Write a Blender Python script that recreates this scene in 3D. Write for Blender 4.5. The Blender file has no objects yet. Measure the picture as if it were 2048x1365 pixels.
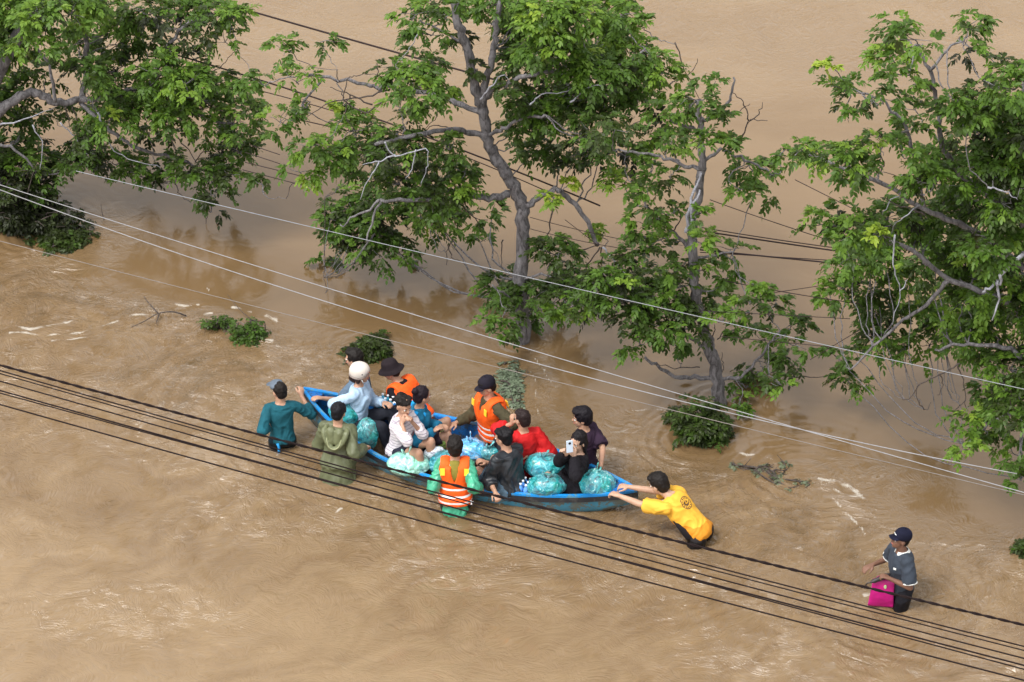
import bpy, math, random
import numpy as np
from mathutils import Vector, Matrix
S = bpy.context.scene
COL = S.collection
R = math.radians
random.seed(7); rng = np.random.default_rng(11)

# ------------------------------------------------------------ camera
PITCH = R(33.0); DIST = 45.0; WID = 12.4
FW, FH = 2048.0, 1365.0
cam_d = bpy.data.cameras.new('camera'); cam = bpy.data.objects.new('camera', cam_d); COL.objects.link(cam)
CAM = np.array([0.0, -DIST*math.cos(PITCH), DIST*math.sin(PITCH)])
cam.location = CAM; cam.rotation_euler = (math.pi/2 - PITCH, 0, 0)
cam_d.sensor_width = 36; cam_d.lens = 36*DIST/WID
cam_d.clip_start = 0.5; cam_d.clip_end = 3000
S.camera = cam
CF = np.array([0, math.cos(PITCH), -math.sin(PITCH)]); CU = np.array([0, math.sin(PITCH), math.cos(PITCH)]); CR = np.array([1.0, 0, 0])
FPX = DIST/WID*FW
def ray(x, y):
    d = CF + CR*((x-FW/2)/FPX) + CU*((FH/2-y)/FPX)
    return d
def at(x, y, z=0.0):
    d = ray(x, y); t = (z-CAM[2])/d[2]
    return CAM + d*t
def atY(x, y, Y):
    d = ray(x, y); t = (Y-CAM[1])/d[1]
    return CAM + d*t
def proj(P):
    P = np.asarray(P) - CAM
    w = P@CF
    return FW/2 + P@CR/w*FPX, FH/2 - P@CU/w*FPX

# ------------------------------------------------------------ world, sun, exposure
W = bpy.data.worlds.new('World'); S.world = W; W.use_nodes = True
nt = W.node_tree; nt.nodes.clear()
sky = nt.nodes.new('ShaderNodeTexSky'); sky.sky_type = 'NISHITA'; sky.sun_disc = False
SUN_EL, SUN_AZ = R(58), R(-130)          # azimuth from +Y (clockwise)
sky.sun_elevation = SUN_EL; sky.sun_rotation = SUN_AZ
sky.air_density = 1.0; sky.dust_density = 6.0; sky.ozone_density = 1.0
hs = nt.nodes.new('ShaderNodeHueSaturation'); hs.inputs['Saturation'].default_value = 0.22; hs.inputs['Value'].default_value = 1.0
bg = nt.nodes.new('ShaderNodeBackground'); bg.inputs['Strength'].default_value = 0.15
wo = nt.nodes.new('ShaderNodeOutputWorld')
mxs = nt.nodes.new('ShaderNodeMix'); mxs.data_type = 'RGBA'; mxs.inputs[0].default_value = .40; mxs.inputs[7].default_value = (9.0, 8.75, 8.6, 1)   # even cloud layer
nt.links.new(sky.outputs[0], hs.inputs['Color']); nt.links.new(hs.outputs[0], mxs.inputs[6]); nt.links.new(mxs.outputs[2], bg.inputs['Color']); nt.links.new(bg.outputs[0], wo.inputs[0])
sl = bpy.data.lights.new('sun', 'SUN'); sun = bpy.data.objects.new('sun', sl); COL.objects.link(sun)
sl.energy = 1.3; sl.angle = R(16); sl.color = (1.0, 0.96, 0.9)
sd = Vector((math.sin(SUN_AZ)*math.cos(SUN_EL), math.cos(SUN_AZ)*math.cos(SUN_EL), math.sin(SUN_EL)))
sun.rotation_euler = sd.to_track_quat('Z', 'Y').to_euler()
S.view_settings.view_transform = 'Standard'; S.view_settings.look = 'None'; S.view_settings.gamma = 1
S.view_settings.exposure = 0.70
S.cycles.max_bounces = 6; S.cycles.transparent_max_bounces = 8

# ------------------------------------------------------------ numpy noise
_perm = np.random.default_rng(3).permutation(512).astype(np.int64)
_perm = np.concatenate([_perm, _perm, _perm])
_g = np.random.default_rng(4).normal(size=(512, 3)); _g /= np.linalg.norm(_g, axis=1)[:, None]
def perlin(P):
    P = np.asarray(P, float); i = np.floor(P).astype(np.int64); f = P-i
    u = f*f*f*(f*(f*6-15)+10); i &= 511
    out = 0
    for dx in (0, 1):
        wx = u[:, 0] if dx else 1-u[:, 0]
        for dy in (0, 1):
            wy = u[:, 1] if dy else 1-u[:, 1]
            for dz in (0, 1):
                wz = u[:, 2] if dz else 1-u[:, 2]
                h = _perm[_perm[_perm[(i[:, 0]+dx) & 511]+((i[:, 1]+dy) & 511)]+((i[:, 2]+dz) & 511)]
                d = f-np.array([dx, dy, dz])
                out = out + wx*wy*wz*np.einsum('ij,ij->i', _g[h], d)
    return out*1.5
def fbm(P, o=3):
    a = 0; s = 1.0
    P = np.asarray(P, float)
    for k in range(o):
        a = a + perlin(P*2**k+17.3*k)*s; s *= 0.5
    return a
def xy3(X, Y, sx, sy, z=0.0):
    return np.stack([X*sx, Y*sy, np.full(X.shape, z)], 1)

# ------------------------------------------------------------ mesh helpers
def nrm(v):
    v = np.asarray(v, float); return v/(np.linalg.norm(v)+1e-12)
class MB:
    def __init__(s): s.v = []; s.f = []; s.m = []; s.n = 0
    def add(s, v, f, m=0):
        v = np.asarray(v, float)
        s.v.append(v); s.f += [tuple(int(i)+s.n for i in q) for q in f]; s.m += [m]*len(f); s.n += len(v); return s
    def loft(s, rings, m=0, cap=True, close=False):
        k = len(rings[0]); n = len(rings); f = []
        for i in range(n if close else n-1):
            a = i*k; b = ((i+1) % n)*k
            for j in range(k):
                j2 = (j+1) % k
                f.append((a+j, a+j2, b+j2, b+j))
        if cap and not close:
            f.append(tuple(range(k-1, -1, -1))); f.append(tuple((n-1)*k+j for j in range(k)))
        return s.add(np.concatenate(rings), f, m)
    def tube(s, pts, rad, k=8, m=0, rnd=False, flat=None):
        pts = [np.asarray(p, float) for p in pts]
        if np.isscalar(rad): rad = [rad]*len(pts)
        rad = list(rad)
        if rnd:
            d0 = nrm(pts[0]-pts[1]); d1 = nrm(pts[-1]-pts[-2])
            a, ra, b, rb = pts[0], rad[0], pts[-1], rad[-1]
            pts = [a+d0*ra*.98, a+d0*ra*.72]+pts+[b+d1*rb*.72, b+d1*rb*.98]
            rad = [ra*.2, ra*.7]+rad+[rb*.7, rb*.2]
        rings = []
        t = nrm(pts[1]-pts[0]); ref = np.array([0, 0, 1.0]) if abs(t[2]) < .9 else np.array([0, 1.0, 0])
        if flat is not None: ref = nrm(flat[0])
        x = nrm(np.cross(t, ref)); 
        an = np.arange(k)/k*2*math.pi
        for i, p in enumerate(pts):
            t = nrm(pts[min(i+1, len(pts)-1)]-pts[max(i-1, 0)])
            x = nrm(x-t*np.dot(x, t)); y = np.cross(t, x)
            fy = flat[1] if flat is not None else 1.0
            rings.append(p+np.outer(np.cos(an)*rad[i]*fy, x)+np.outer(np.sin(an)*rad[i], y))
        return s.loft(rings, m)
    def ell(s, c, r, M=None, nu=14, nv=10, m=0):
        c = np.asarray(c, float); M = np.eye(3) if M is None else M   # M columns: axes
        rings = []
        for i in range(1, nv):
            th = math.pi*i/nv
            an = np.arange(nu)/nu*2*math.pi
            l = np.stack([np.cos(an)*math.sin(th)*r[0], np.sin(an)*math.sin(th)*r[1], np.full(nu, -math.cos(th)*r[2])], 1)
            rings.append(c+l@M.T)
        v = np.concatenate(rings+[np.array([c-M[:, 2]*r[2], c+M[:, 2]*r[2]])]); n = (nv-1)*nu
        f = []
        for i in range(nv-2):
            for j in range(nu):
                f.append((i*nu+j, i*nu+(j+1) % nu, (i+1)*nu+(j+1) % nu, (i+1)*nu+j))
        for j in range(nu):
            f.append((n, (j+1) % nu, j)); f.append((n+1, (nv-2)*nu+j, (nv-2)*nu+(j+1) % nu))
        return s.add(v, f, m)
    def box(s, c, h, M=None, m=0, bev=0.0):
        c = np.asarray(c, float); M = np.eye(3) if M is None else M; hx, hy, hz = h
        if bev <= 0:
            v = np.array([[x, y, z] for z in (-hz, hz) for y in (-hy, hy) for x in (-hx, hx)])
            return s.add(c+v@M.T, [(0, 2, 3, 1), (4, 5, 7, 6), (0, 1, 5, 4), (2, 6, 7, 3), (0, 4, 6, 2), (1, 3, 7, 5)], m)
        rings = []
        for z, q in ((-hz, bev), (-hz+bev, 0), (hz-bev, 0), (hz, bev)):
            l = []
            for sx, sy in ((-1, -1), (1, -1), (1, 1), (-1, 1)):
                a = (sx*(hx-bev), sy*(hy-q), z); b = (sx*(hx-q), sy*(hy-bev), z)
                l += [a, b] if sx*sy > 0 and False else ([b, a] if (sx, sy) in ((-1, -1), (1, 1)) else [a, b])
            rings.append(c+np.array(l)@M.T)
        return s.loft(rings, m)
    def arrays(s): return np.concatenate(s.v), s.f
    def build(s, name, mats, parent=None, smooth=True, origin=None):
        v = np.concatenate(s.v)
        if origin is not None: v = v-np.asarray(origin)
        return mk(name, v, s.f, mats, parent, smooth, s.m if max(s.m) > 0 else None)
def mk(name, v, f, mats, parent=None, smooth=True, mi=None):
    me = bpy.data.meshes.new(name)
    me.from_pydata(np.asarray(v).tolist(), [], [tuple(q) for q in f] if not isinstance(f, np.ndarray) else f.tolist())
    if not isinstance(mats, (list, tuple)): mats = [mats]
    for m in mats: me.materials.append(m)
    if smooth: me.polygons.foreach_set('use_smooth', np.ones(len(me.polygons), bool))
    if mi is not None: me.polygons.foreach_set('material_index', np.asarray(mi, dtype=np.int32))
    me.update()
    o = bpy.data.objects.new(name, me); COL.objects.link(o)
    if parent is not None: o.parent = parent
    return o
def tag(o, label, cat, group=None, kind=None):
    if label: o['label'] = label
    if cat: o['category'] = cat
    if group: o['group'] = group
    if kind: o['kind'] = kind
    return o
def empty(name, loc, label, cat, group=None):
    o = bpy.data.objects.new(name, None); COL.objects.link(o); o.location = loc; o.empty_display_size = .1
    return tag(o, label, cat, group)
def remesh(mb, vox):
    v, f = mb.arrays()
    me = bpy.data.meshes.new('tmp'); me.from_pydata(v.tolist(), [], f); me.update()
    o = bpy.data.objects.new('tmp', me); COL.objects.link(o)
    m = o.modifiers.new('r', 'REMESH'); m.mode = 'VOXEL'; m.voxel_size = vox; m.adaptivity = 0
    dg = bpy.context.evaluated_depsgraph_get(); e = o.evaluated_get(dg).to_mesh()
    V = np.empty(len(e.vertices)*3); e.vertices.foreach_get('co', V); V = V.reshape(-1, 3)
    F = np.empty(len(e.loops), dtype=np.int32); e.loops.foreach_get('vertex_index', F); F = F.reshape(-1, 4)
    o.evaluated_get(dg).to_mesh_clear()
    bpy.data.objects.remove(o); bpy.data.meshes.remove(me)
    return V, F
def lap(V, F, it, w=None, k=0.6):
    E = np.concatenate([F[:, [0, 1]], F[:, [1, 2]], F[:, [2, 3]], F[:, [3, 0]]])
    n = len(V); d = np.bincount(E[:, 0], minlength=n)+np.bincount(E[:, 1], minlength=n); d = np.maximum(d, 1)
    for _ in range(it):
        a = np.stack([np.bincount(E[:, 0], V[E[:, 1], c], n)+np.bincount(E[:, 1], V[E[:, 0], c], n) for c in range(3)], 1)/d[:, None]
        q = k if w is None else (k*w)[:, None]
        V = V+(a-V)*q
    return V
def normals(V, F):
    N = np.cross(V[F[:, 2]]-V[F[:, 0]], V[F[:, 3]]-V[F[:, 1]])
    n = len(V); A = np.zeros((n, 3))
    for k in range(4):
        for c in range(3): A[:, c] += np.bincount(F[:, k], N[:, c], n)
    return A/(np.linalg.norm(A, axis=1)[:, None]+1e-12)
def wrinkle(V, F, amp, fr, seed=0.0, rid=True):
    N = normals(V, F)
    w = fbm(V*fr*0.4+seed, 2)
    P = V*np.array([fr, fr, fr*0.7])+seed+w[:, None]*1.3
    a = perlin(P); h = (0.28-np.abs(a))*1.6 if rid else a
    h = h+(.25-np.abs(perlin(P*2.1+5)))*.55
    return V+N*(h*amp)[:, None]
def spline(pts, n=6):
    pts = [np.asarray(p, float) for p in pts]; out = []
    for i in range(len(pts)-1):
        p0 = pts[max(i-1, 0)]; p1 = pts[i]; p2 = pts[i+1]; p3 = pts[min(i+2, len(pts)-1)]
        for k in range(n):
            t = k/n
            out.append(.5*((2*p1)+(-p0+p2)*t+(2*p0-5*p1+4*p2-p3)*t*t+(-p0+3*p1-3*p2+p3)*t**3))
    out.append(pts[-1]); return out

# ------------------------------------------------------------ material helpers
class NT:
    def __init__(s, name):
        s.mat = bpy.data.materials.new(name); s.mat.use_nodes = True; s.t = s.mat.node_tree; s.n = s.t.nodes
        s.b = s.n['Principled BSDF']
    def node(s, ty, **k):
        o = s.n.new(ty)
        for a, b in k.items(): setattr(o, a, b)
        return o
    def L(s, a, b): s.t.links.new(a, b)
    def noise(s, vec, scale, detail=3, rough=.55, dist=0.0):
        o = s.node('ShaderNodeTexNoise'); o.inputs['Scale'].default_value = scale; o.inputs['Detail'].default_value = detail
        o.inputs['Roughness'].default_value = rough; o.inputs['Distortion'].default_value = dist
        if vec is not None: s.L(vec, o.inputs['Vector'])
        return o.outputs['Fac']
    def obj(s): return s.node('ShaderNodeTexCoord').outputs['Object']
    def ramp(s, fac, stops):
        o = s.node('ShaderNodeValToRGB'); cr = o.color_ramp
        while len(cr.elements) < len(stops): cr.elements.new(.5)
        for e, (p, c) in zip(cr.elements, stops):
            e.position = p; e.color = (c[0], c[1], c[2], 1) if not np.isscalar(c) else (c, c, c, 1)
        s.L(fac, o.inputs['Fac']); return o.outputs['Color']
    def mix(s, fac, a, b, mode='MIX'):
        o = s.node('ShaderNodeMix'); o.data_type = 'RGBA'; o.blend_type = mode
        for v, i in ((fac, 0), (a, 6), (b, 7)):
            if isinstance(v, (int, float)): o.inputs[i].default_value = v if i == 0 else (v, v, v, 1)
            elif isinstance(v, (tuple, list)): o.inputs[i].default_value = (*v, 1)
            else: s.L(v, o.inputs[i])
        return o.outputs[2]
    def math(s, op, a, b=None, c=None, clamp=False):
        o = s.node('ShaderNodeMath'); o.operation = op; o.use_clamp = clamp
        for i, v in enumerate((a, b, c)):
            if v is None: continue
            if isinstance(v, (int, float)): o.inputs[i].default_value = v
            else: s.L(v, o.inputs[i])
        return o.outputs[0]
    def bump(s, h, strength, dist=0.01, nrm=None):
        o = s.node('ShaderNodeBump'); o.inputs['Strength'].default_value = strength; o.inputs['Distance'].default_value = dist
        s.L(h, o.inputs['Height'])
        if nrm is not None: s.L(nrm, o.inputs['Normal'])
        return o.outputs['Normal']
    def set(s, **k):
        for a, v in k.items():
            i = s.b.inputs[a.replace('_', ' ')]
            if isinstance(v, (int, float)): i.default_value = v
            elif isinstance(v, (tuple, list)): i.default_value = (*v, 1) if len(v) == 3 else v
            else: s.L(v, i)
        return s
_mc = {}
def mcol(c, f): return tuple(min(1, max(0, x*f)) for x in c)
def fabric(c, rough=.85, var=.25, key=None):
    k = ('f', c, rough, key)
    if k in _mc: return _mc[k]
    s = NT('fabric'); o = s.obj()
    n = s.noise(o, 9, 4, .6)
    g = s.node('ShaderNodeSeparateXYZ'); s.L(s.node('ShaderNodeNewGeometry').outputs['Position'], g.inputs[0])
    wet = s.math('MULTIPLY', s.math('SUBTRACT', s.math('ADD', .035, s.math('MULTIPLY', s.noise(o, 7, 4), .16)), g.outputs[2]), 40.0, None, True)   # soaked cloth just above the water
    dry = s.ramp(n, [(.3, mcol(c, 1-var)), (.7, mcol(c, 1+var))])
    s.set(Base_Color=s.mix(wet, dry, mcol(c, .5)), Roughness=s.math('SUBTRACT', rough, s.math('MULTIPLY', wet, rough*.6)), Normal=s.bump(s.noise(o, 60, 3), .5, .004))
    s.b.inputs['Specular IOR Level'].default_value = .22
    _mc[k] = s.mat; return s.mat
def shiny(c, rough=.35, var=.15, bumpf=35, bs=.3, name='coat'):
    k = ('s', c, rough, bumpf, name)
    if k in _mc: return _mc[k]
    s = NT(name); o = s.obj()
    s.set(Base_Color=s.ramp(s.noise(o, 12, 4), [(.3, mcol(c, 1-var)), (.7, mcol(c, 1+var))]), Roughness=rough, Normal=s.bump(s.noise(o, bumpf, 3), bs, .004))
    _mc[k] = s.mat; return s.mat
def skin(c=(.42, .24, .16)):
    k = ('skin', c)
    if k in _mc: return _mc[k]
    s = NT('skin'); o = s.obj()
    s.set(Base_Color=s.ramp(s.noise(o, 14, 3), [(.3, mcol(c, .85)), (.7, mcol(c, 1.12))]), Roughness=.55)
    s.b.inputs['Subsurface Weight'].default_value = .08; s.b.inputs['Subsurface Radius'].default_value = (.01, .004, .002)
    _mc[k] = s.mat; return s.mat
def hairm(c=(.012, .009, .008)):
    k = ('hair', c)
    if k in _mc: return _mc[k]
    s = NT('hair'); o = s.obj()
    s.set(Base_Color=mcol(c, .8), Roughness=.55, Normal=s.bump(s.noise(o, 90, 3, .7), .9, .006)); s.b.inputs['Specular IOR Level'].default_value = .22
    _mc[k] = s.mat; return s.mat
# ------------------------------------------------------------ water
def grow(a, b, n, s, k):
    c = np.linspace(a, b, n); d = s*1.18**np.arange(1, k+1); e = np.cumsum(d)
    return np.concatenate([(a-e)[::-1], c, b+e])
gx = grow(-8.2, 8.2, 620, .03, 55); gy = grow(-8.4, 10.6, 720, .03, 55)
X, Y = np.meshgrid(gx, gy); nX, nY = len(gx), len(gy); X = X.ravel(); Y = Y.ravel()
far = np.hypot(np.maximum(0, np.abs(X)-8.4), np.maximum(0, np.abs(Y-1)-9.8))
PXx, PXy = proj(np.stack([X, Y, X*0], 1))
ins = far < .5
def sst(a, b, x):
    t = np.clip((x-a)/(b-a), 0, 1); return t*t*(3-2*t)
def blob(x, y, rx, ry, a=1.0, ang=0.0):
    c, s_ = math.cos(R(ang)), math.sin(R(ang)); dx = PXx-x; dy = PXy-y
    return a*np.exp(-((dx*c+dy*s_)/rx)**2-((-dx*s_+dy*c)/ry)**2)
yl = 425+.275*PXx
w1 = fbm(xy3(X, Y, .55, .55), 2); w2 = fbm(xy3(X, Y, .55, .55, 9.0), 2); w3 = fbm(xy3(X, Y, 1.7, 1.7, 4.0), 2); w4 = fbm(xy3(X, Y, 1.7, 1.7, 14.0), 2)
below = sst(30, 190, PXy-yl+45*w1+30*w3)
lowq = sst(330, 560, PXy-yl)
turb = .020+below*(.52-.20*lowq)
for b_ in [(1450, 1010, 170, 90, .4), (1650, 1080, 130, 130, .35), (1900, 1180, 200, 80, .4), (700, 700, 180, 50, .15), (60, 600, 160, 60, .4), (300, 690, 250, 60, .3), (60, 520, 120, 40, .35), (150, 640, 180, 40, .3),
           (1280, 900, 80, 50, .2), (950, 800, 120, 60, .25), (1320, 1040, 160, 60, .4), (650, 1000, 150, 60, .2), (1000, 1150, 350, 60, .15), (250, 1230, 250, 70, .25), (400, 1050, 200, 60, .15),
           (1750, 960, 120, 40, .3), (580, 830, 120, 80, .15), (200, 480, 80, 60, .35), (1080, 760, 40, 80, .3), (1500, 1330, 300, 60, .15)]: turb += blob(*b_)
for b_ in [(1900, 880, 130, 50, -.25), (300, 530, 130, 30, -.15, 15), (1230, 730, 100, 50, -.3), (600, 560, 160, 40, -.3, 15), (250, 1000, 120, 40, -.1), (1520, 880, 90, 40, -.3)]: turb += blob(*b_)
turb = np.clip(turb, .015, 1.1)
top = sst(330, 0, PXy)*.30
wf = np.exp(-np.maximum(0, far)/2.5); turb = (turb+top)*wf+.25*(1-wf)
Xw = X+.55*w1+.16*w3; Yw = Y+.75*w2+.16*w4
# rotate so that the grain of the flow runs with the line of trees
ca, sa = math.cos(R(-24)), math.sin(R(-24))
U = Xw*ca-Yw*sa*.9; V_ = Xw*sa+Yw*ca
h1 = fbm(xy3(U, V_, 1.3, 4.2, 2.0), 3)
h2 = .35-np.abs(perlin(xy3(U, V_, 2.6, 8.0, 3.0)))*1.5
h3 = .3-np.abs(perlin(xy3(U, V_, 6.0, 15.0, 7.0)))*1.4
H = turb*(.011*h1+.016*h2*(1-.4*lowq)+.0055*h3)
H += .0015*fbm(xy3(X, Y, .5, .5, 5.0), 2)
H += (turb > 0)*.0012*perlin(xy3(Xw, Yw, 5, 12, 8.0))
# swirl rings and wakes around whoever stands in the stream
def ringwake(px, py, r, a, lam=.16, dirn=200):
    c = at(px, py, 0); dx = X-c[0]; dy = Y-c[1]; d = np.hypot(dx, dy); th = np.arctan2(dy, dx)
    w = np.exp(-((d-r*.4)/r)**2)*(.35+.65*np.clip(np.cos(th-R(dirn)), 0, 1))
    return 1.7*a*w*(.4+.9*np.clip(.5+w4, 0, 1))*np.sin(2*math.pi*(d+.11*w3+.05*w4)/lam)
for q in [(565, 890, .6, .005), (680, 955, .6, .005), (910, 1025, .7, .006), (1385, 1070, .8, .007), (1805, 1215, .9, .007), (1440, 800, .5, .005), (1045, 682, .5, .004), (60, 460, .8, .006),
          (1405, 880, .7, .006), (735, 700, .5, .005), (1600, 960, .9, .006), (975, 800, .5, .004), (800, 770, .4, .004)]: H += ringwake(*q)*ins
H = np.where(ins, H, H*np.exp(-far/3))
# foam
foam = np.zeros(len(X)); tone = np.zeros(len(X))
dense = np.where(ins)[0]
def seg(pts, wpx, a, brk=.5, arr=None):
    arr = foam if arr is None else arr
    P = [np.array(p, float) for p in spline(pts, 5)]
    x0 = min(p[0] for p in P)-wpx*4; x1 = max(p[0] for p in P)+wpx*4; y0 = min(p[1] for p in P)-wpx*4; y1 = max(p[1] for p in P)+wpx*4
    i = dense[(PXx[dense] > x0) & (PXx[dense] < x1) & (PXy[dense] > y0) & (PXy[dense] < y1)]
    if not len(i): return
    qx = PXx[i]+10*w4[i]; qy = PXy[i]+10*w3[i]; best = np.full(len(i), 1e9)
    for p, q in zip(P[:-1], P[1:]):
        d = q-p; L2 = d@d+1e-9; t = np.clip(((qx-p[0])*d[0]+(qy-p[1])*d[1])/L2, 0, 1)
        best = np.minimum(best, np.hypot(qx-p[0]-t*d[0], qy-p[1]-t*d[1]))
    nb = .5+.5*perlin(xy3(X[i], Y[i], 5, 9, 21.0))*1.6
    v = a*np.exp(-(best/wpx)**2)*np.clip(1-brk+brk*nb*1.6, 0, 1.3)
    arr[i] = np.maximum(arr[i], v)
for pts, w_, a in [
    ([(30, 652), (60, 658), (110, 650), (150, 640)], 6, .8), ([(20, 672), (60, 668), (110, 672), (190, 655), (240, 638)], 4.5, .7), ([(100, 684), (140, 678), (200, 668)], 4.5, .75),
    ([(260, 632), (300, 630), (370, 625)], 4, .7), ([(355, 608), (375, 611), (393, 610)], 6, .95), ([(462, 614), (480, 616), (500, 620)], 6, .95), ([(405, 632), (425, 630)], 5, .8),
    ([(532, 632), (552, 642)], 6, .9), ([(528, 678), (545, 683)], 7, .9), ([(553, 696), (572, 702)], 7, .9), ([(150, 490), (162, 465), (168, 440)], 5, .75), ([(130, 500), (150, 470), (160, 440), (150, 425)], 4, .5),
    ([(110, 445), (125, 435), (140, 425)], 8, .5), ([(400, 562), (412, 580)], 4, .7), ([(1062, 700), (1085, 730), (1098, 770)], 4, .8), ([(1060, 740), (1072, 790), (1078, 840)], 4, .7), ([(1080, 720), (1105, 760), (1100, 800)], 3, .5),
    ([(1340, 822), (1290, 830), (1220, 838), (1180, 858)], 5, .6), ([(1320, 850), (1260, 862), (1210, 862)], 4, .55), ([(1110, 880), (1120, 890)], 5, .5), ([(1640, 958), (1670, 962), (1700, 972), (1725, 992)], 7, .85), ([(1650, 966), (1690, 985), (1722, 985)], 5, .7), ([(1480, 905), (1510, 908)], 5, .8),
    ([(1520, 908), (1545, 920)], 5, .7), ([(1670, 1000), (1700, 1030), (1730, 1068)], 5, .8), ([(1715, 1080), (1730, 1130), (1722, 1165)], 4, .5), ([(1725, 1190), (1750, 1188)], 6, .7), ([(1950, 1122), (1990, 1112)], 4, .6), ([(2000, 1080), (2035, 1083)], 3, .7),
    ([(540, 905), (552, 912)], 6, .6), ([(690, 950), (700, 958), (690, 968)], 6, .6), ([(668, 1040), (672, 1030), (682, 1022)], 4, .9), ([(790, 590), (760, 605)], 3, .2), ([(822, 760), (840, 752), (850, 760)], 8, .6), ([(1810, 1225), (1820, 1235)], 6, .7),
    ([(700, 740), (620, 762), (560, 800)], 3, .35), ([(560, 770), (600, 755), (700, 730)], 3, .3), ([(560, 690), (540, 720), (520, 745)], 3, .4), ([(1200, 900), (1260, 895), (1330, 905)], 4, .45), ([(1220, 920), (1300, 915)], 4, .4),
    ([(1380, 930), (1350, 920), (1300, 930)], 4, .4), ([(860, 700), (790, 745), (700, 745)], 3, .25), ([(870, 790), (910, 800), (930, 790)], 4, .35), ([(1400, 890), (1420, 915), (1380, 935)], 4, .4)]:
    seg(pts, w_*.85, min(1, a*1.25))
fl = (perlin(xy3(Xw, Yw, 3.4, 9, 31.0)) > .52)*(turb-.15)*.5*sst(.52, .75, perlin(xy3(Xw, Yw, 3.4, 9, 31.0)))
ln = perlin(xy3(Xw+.25*w4, Yw-.25*w3, 1.5, 3.0, 61.0)); ln2 = perlin(xy3(Xw-.2*w3, Yw+.2*w4, 3.2, 5.5, 67.0)); pt_ = perlin(xy3(X, Y, .9, .9, 71.0))
fl = np.maximum(fl, np.clip(turb-.15, 0, .7)*.9*np.maximum(np.exp(-(ln/.035)**2)*sst(-.05, .35, pt_), .8*np.exp(-(ln2/.05)**2)*sst(.0, .35, -pt_)))
for q_ in [(565, 892), (680, 958), (910, 1028), (1388, 1066), (1808, 1214), (700, 825), (985, 893), (1175, 960), (1440, 806), (1046, 684)]:
    c_ = at(*q_, 0); d_ = np.hypot((X-c_[0]), (Y-c_[1])*1.1)+.05*w4
    fl = np.maximum(fl, .75*np.exp(-((d_-.27)/.045)**2)*(.5+.5*np.sin(np.arctan2(Y-c_[1], X-c_[0])*2+q_[0])))
foam = np.clip(np.maximum(foam, fl*ins*(1-.55*lowq)), 0, 1)
H += foam*.003
band = np.exp(-((PXy-yl+50)/200)**2); tone = np.clip(.52+.22*sst(420, 0, PXy)-.12*band+.34*sst(380, 760, PXy-yl+60*w1)-.02*below*(1-lowq)+.16*fbm(xy3(Xw, Yw, .45, .7, 40.0), 3)+.20*fbm(xy3(U, V_, 1.9, 3.6, 44.0), 4)*below, 0, 1); wf = np.exp(-np.maximum(0, far)/2.5); tone = tone*wf+.62*(1-wf)  # sediment noise, plus tree shade and open-sky brightness painted into the water colour
I = np.arange(nX*nY).reshape(nY, nX)
F = np.stack([I[:-1, :-1], I[:-1, 1:], I[1:, 1:], I[1:, :-1]], -1).reshape(-1, 4)
me = bpy.data.meshes.new('water'); me.vertices.add(len(X)); me.vertices.foreach_set('co', np.stack([X, Y, H], 1).ravel())
me.loops.add(F.size); me.loops.foreach_set('vertex_index', F.ravel().astype(np.int32))
me.polygons.add(len(F)); me.polygons.foreach_set('loop_start', np.arange(0, F.size, 4, dtype=np.int32)); me.polygons.foreach_set('loop_total', np.full(len(F), 4, dtype=np.int32))
me.polygons.foreach_set('use_smooth', np.ones(len(F), bool)); me.update(calc_edges=True)
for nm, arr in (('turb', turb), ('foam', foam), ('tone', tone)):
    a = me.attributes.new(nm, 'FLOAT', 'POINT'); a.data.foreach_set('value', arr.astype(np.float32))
s = NT('muddy water'); g = s.node('ShaderNodeNewGeometry').outputs['Position']
def attr(n):
    o = s.node('ShaderNodeAttribute'); o.attribute_name = n; return o.outputs['Fac']
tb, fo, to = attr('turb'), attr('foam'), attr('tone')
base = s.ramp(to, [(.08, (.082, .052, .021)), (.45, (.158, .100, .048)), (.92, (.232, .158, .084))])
mp = s.node('ShaderNodeMapping'); mp.inputs['Rotation'].default_value = (0, 0, R(20)); mp.inputs['Scale'].default_value = (1, 1.6, 1)
wn = s.node('ShaderNodeTexNoise'); wn.inputs['Scale'].default_value = 1.1; wn.inputs['Detail'].default_value = 2; s.L(g, wn.inputs['Vector'])
va = s.node('ShaderNodeVectorMath'); va.operation = 'MULTIPLY_ADD'; s.L(wn.outputs['Color'], va.inputs[0]); va.inputs[1].default_value = (1.5, 1.5, 0); s.L(g, va.inputs[2]); s.L(va.outputs[0], mp.inputs['Vector'])
fine = s.noise(mp.outputs[0], 6.5, 3, .5, 1.6)
fine2 = s.noise(mp.outputs[0], 2.8, 5, .62, 1.5)
rid = s.math('SUBTRACT', .5, s.math('ABSOLUTE', s.math('SUBTRACT', fine2, .5)))
hgt = s.math('ADD', s.math('MULTIPLY', fine, .5), s.math('MULTIPLY', rid, 2.2))
grain = s.noise(g, 38, 2, .5)
fb = s.noise(mp.outputs[0], 13, 6, .78, 1.6)
fmask = s.math('MULTIPLY', s.math('SUBTRACT', fo, s.math('MULTIPLY', fb, 1.30)), 2.6, None, True)
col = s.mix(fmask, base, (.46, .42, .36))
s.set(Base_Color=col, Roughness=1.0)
s.b.inputs['Specular IOR Level'].default_value = 0; s.b.inputs['Coat Weight'].default_value = 1; s.b.inputs['Coat IOR'].default_value = 1.5
s.L(s.math('ADD', .02, s.math('MULTIPLY', fmask, .5)), s.b.inputs['Coat Roughness'])
bn = s.node('ShaderNodeBump'); bn.inputs['Distance'].default_value = .20
s.L(s.math('MULTIPLY', tb, .95, None, True), bn.inputs['Strength']); s.L(hgt, bn.inputs['Height'])
b2 = s.node('ShaderNodeBump'); b2.inputs['Distance'].default_value = .004; b2.inputs['Strength'].default_value = .14
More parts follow.
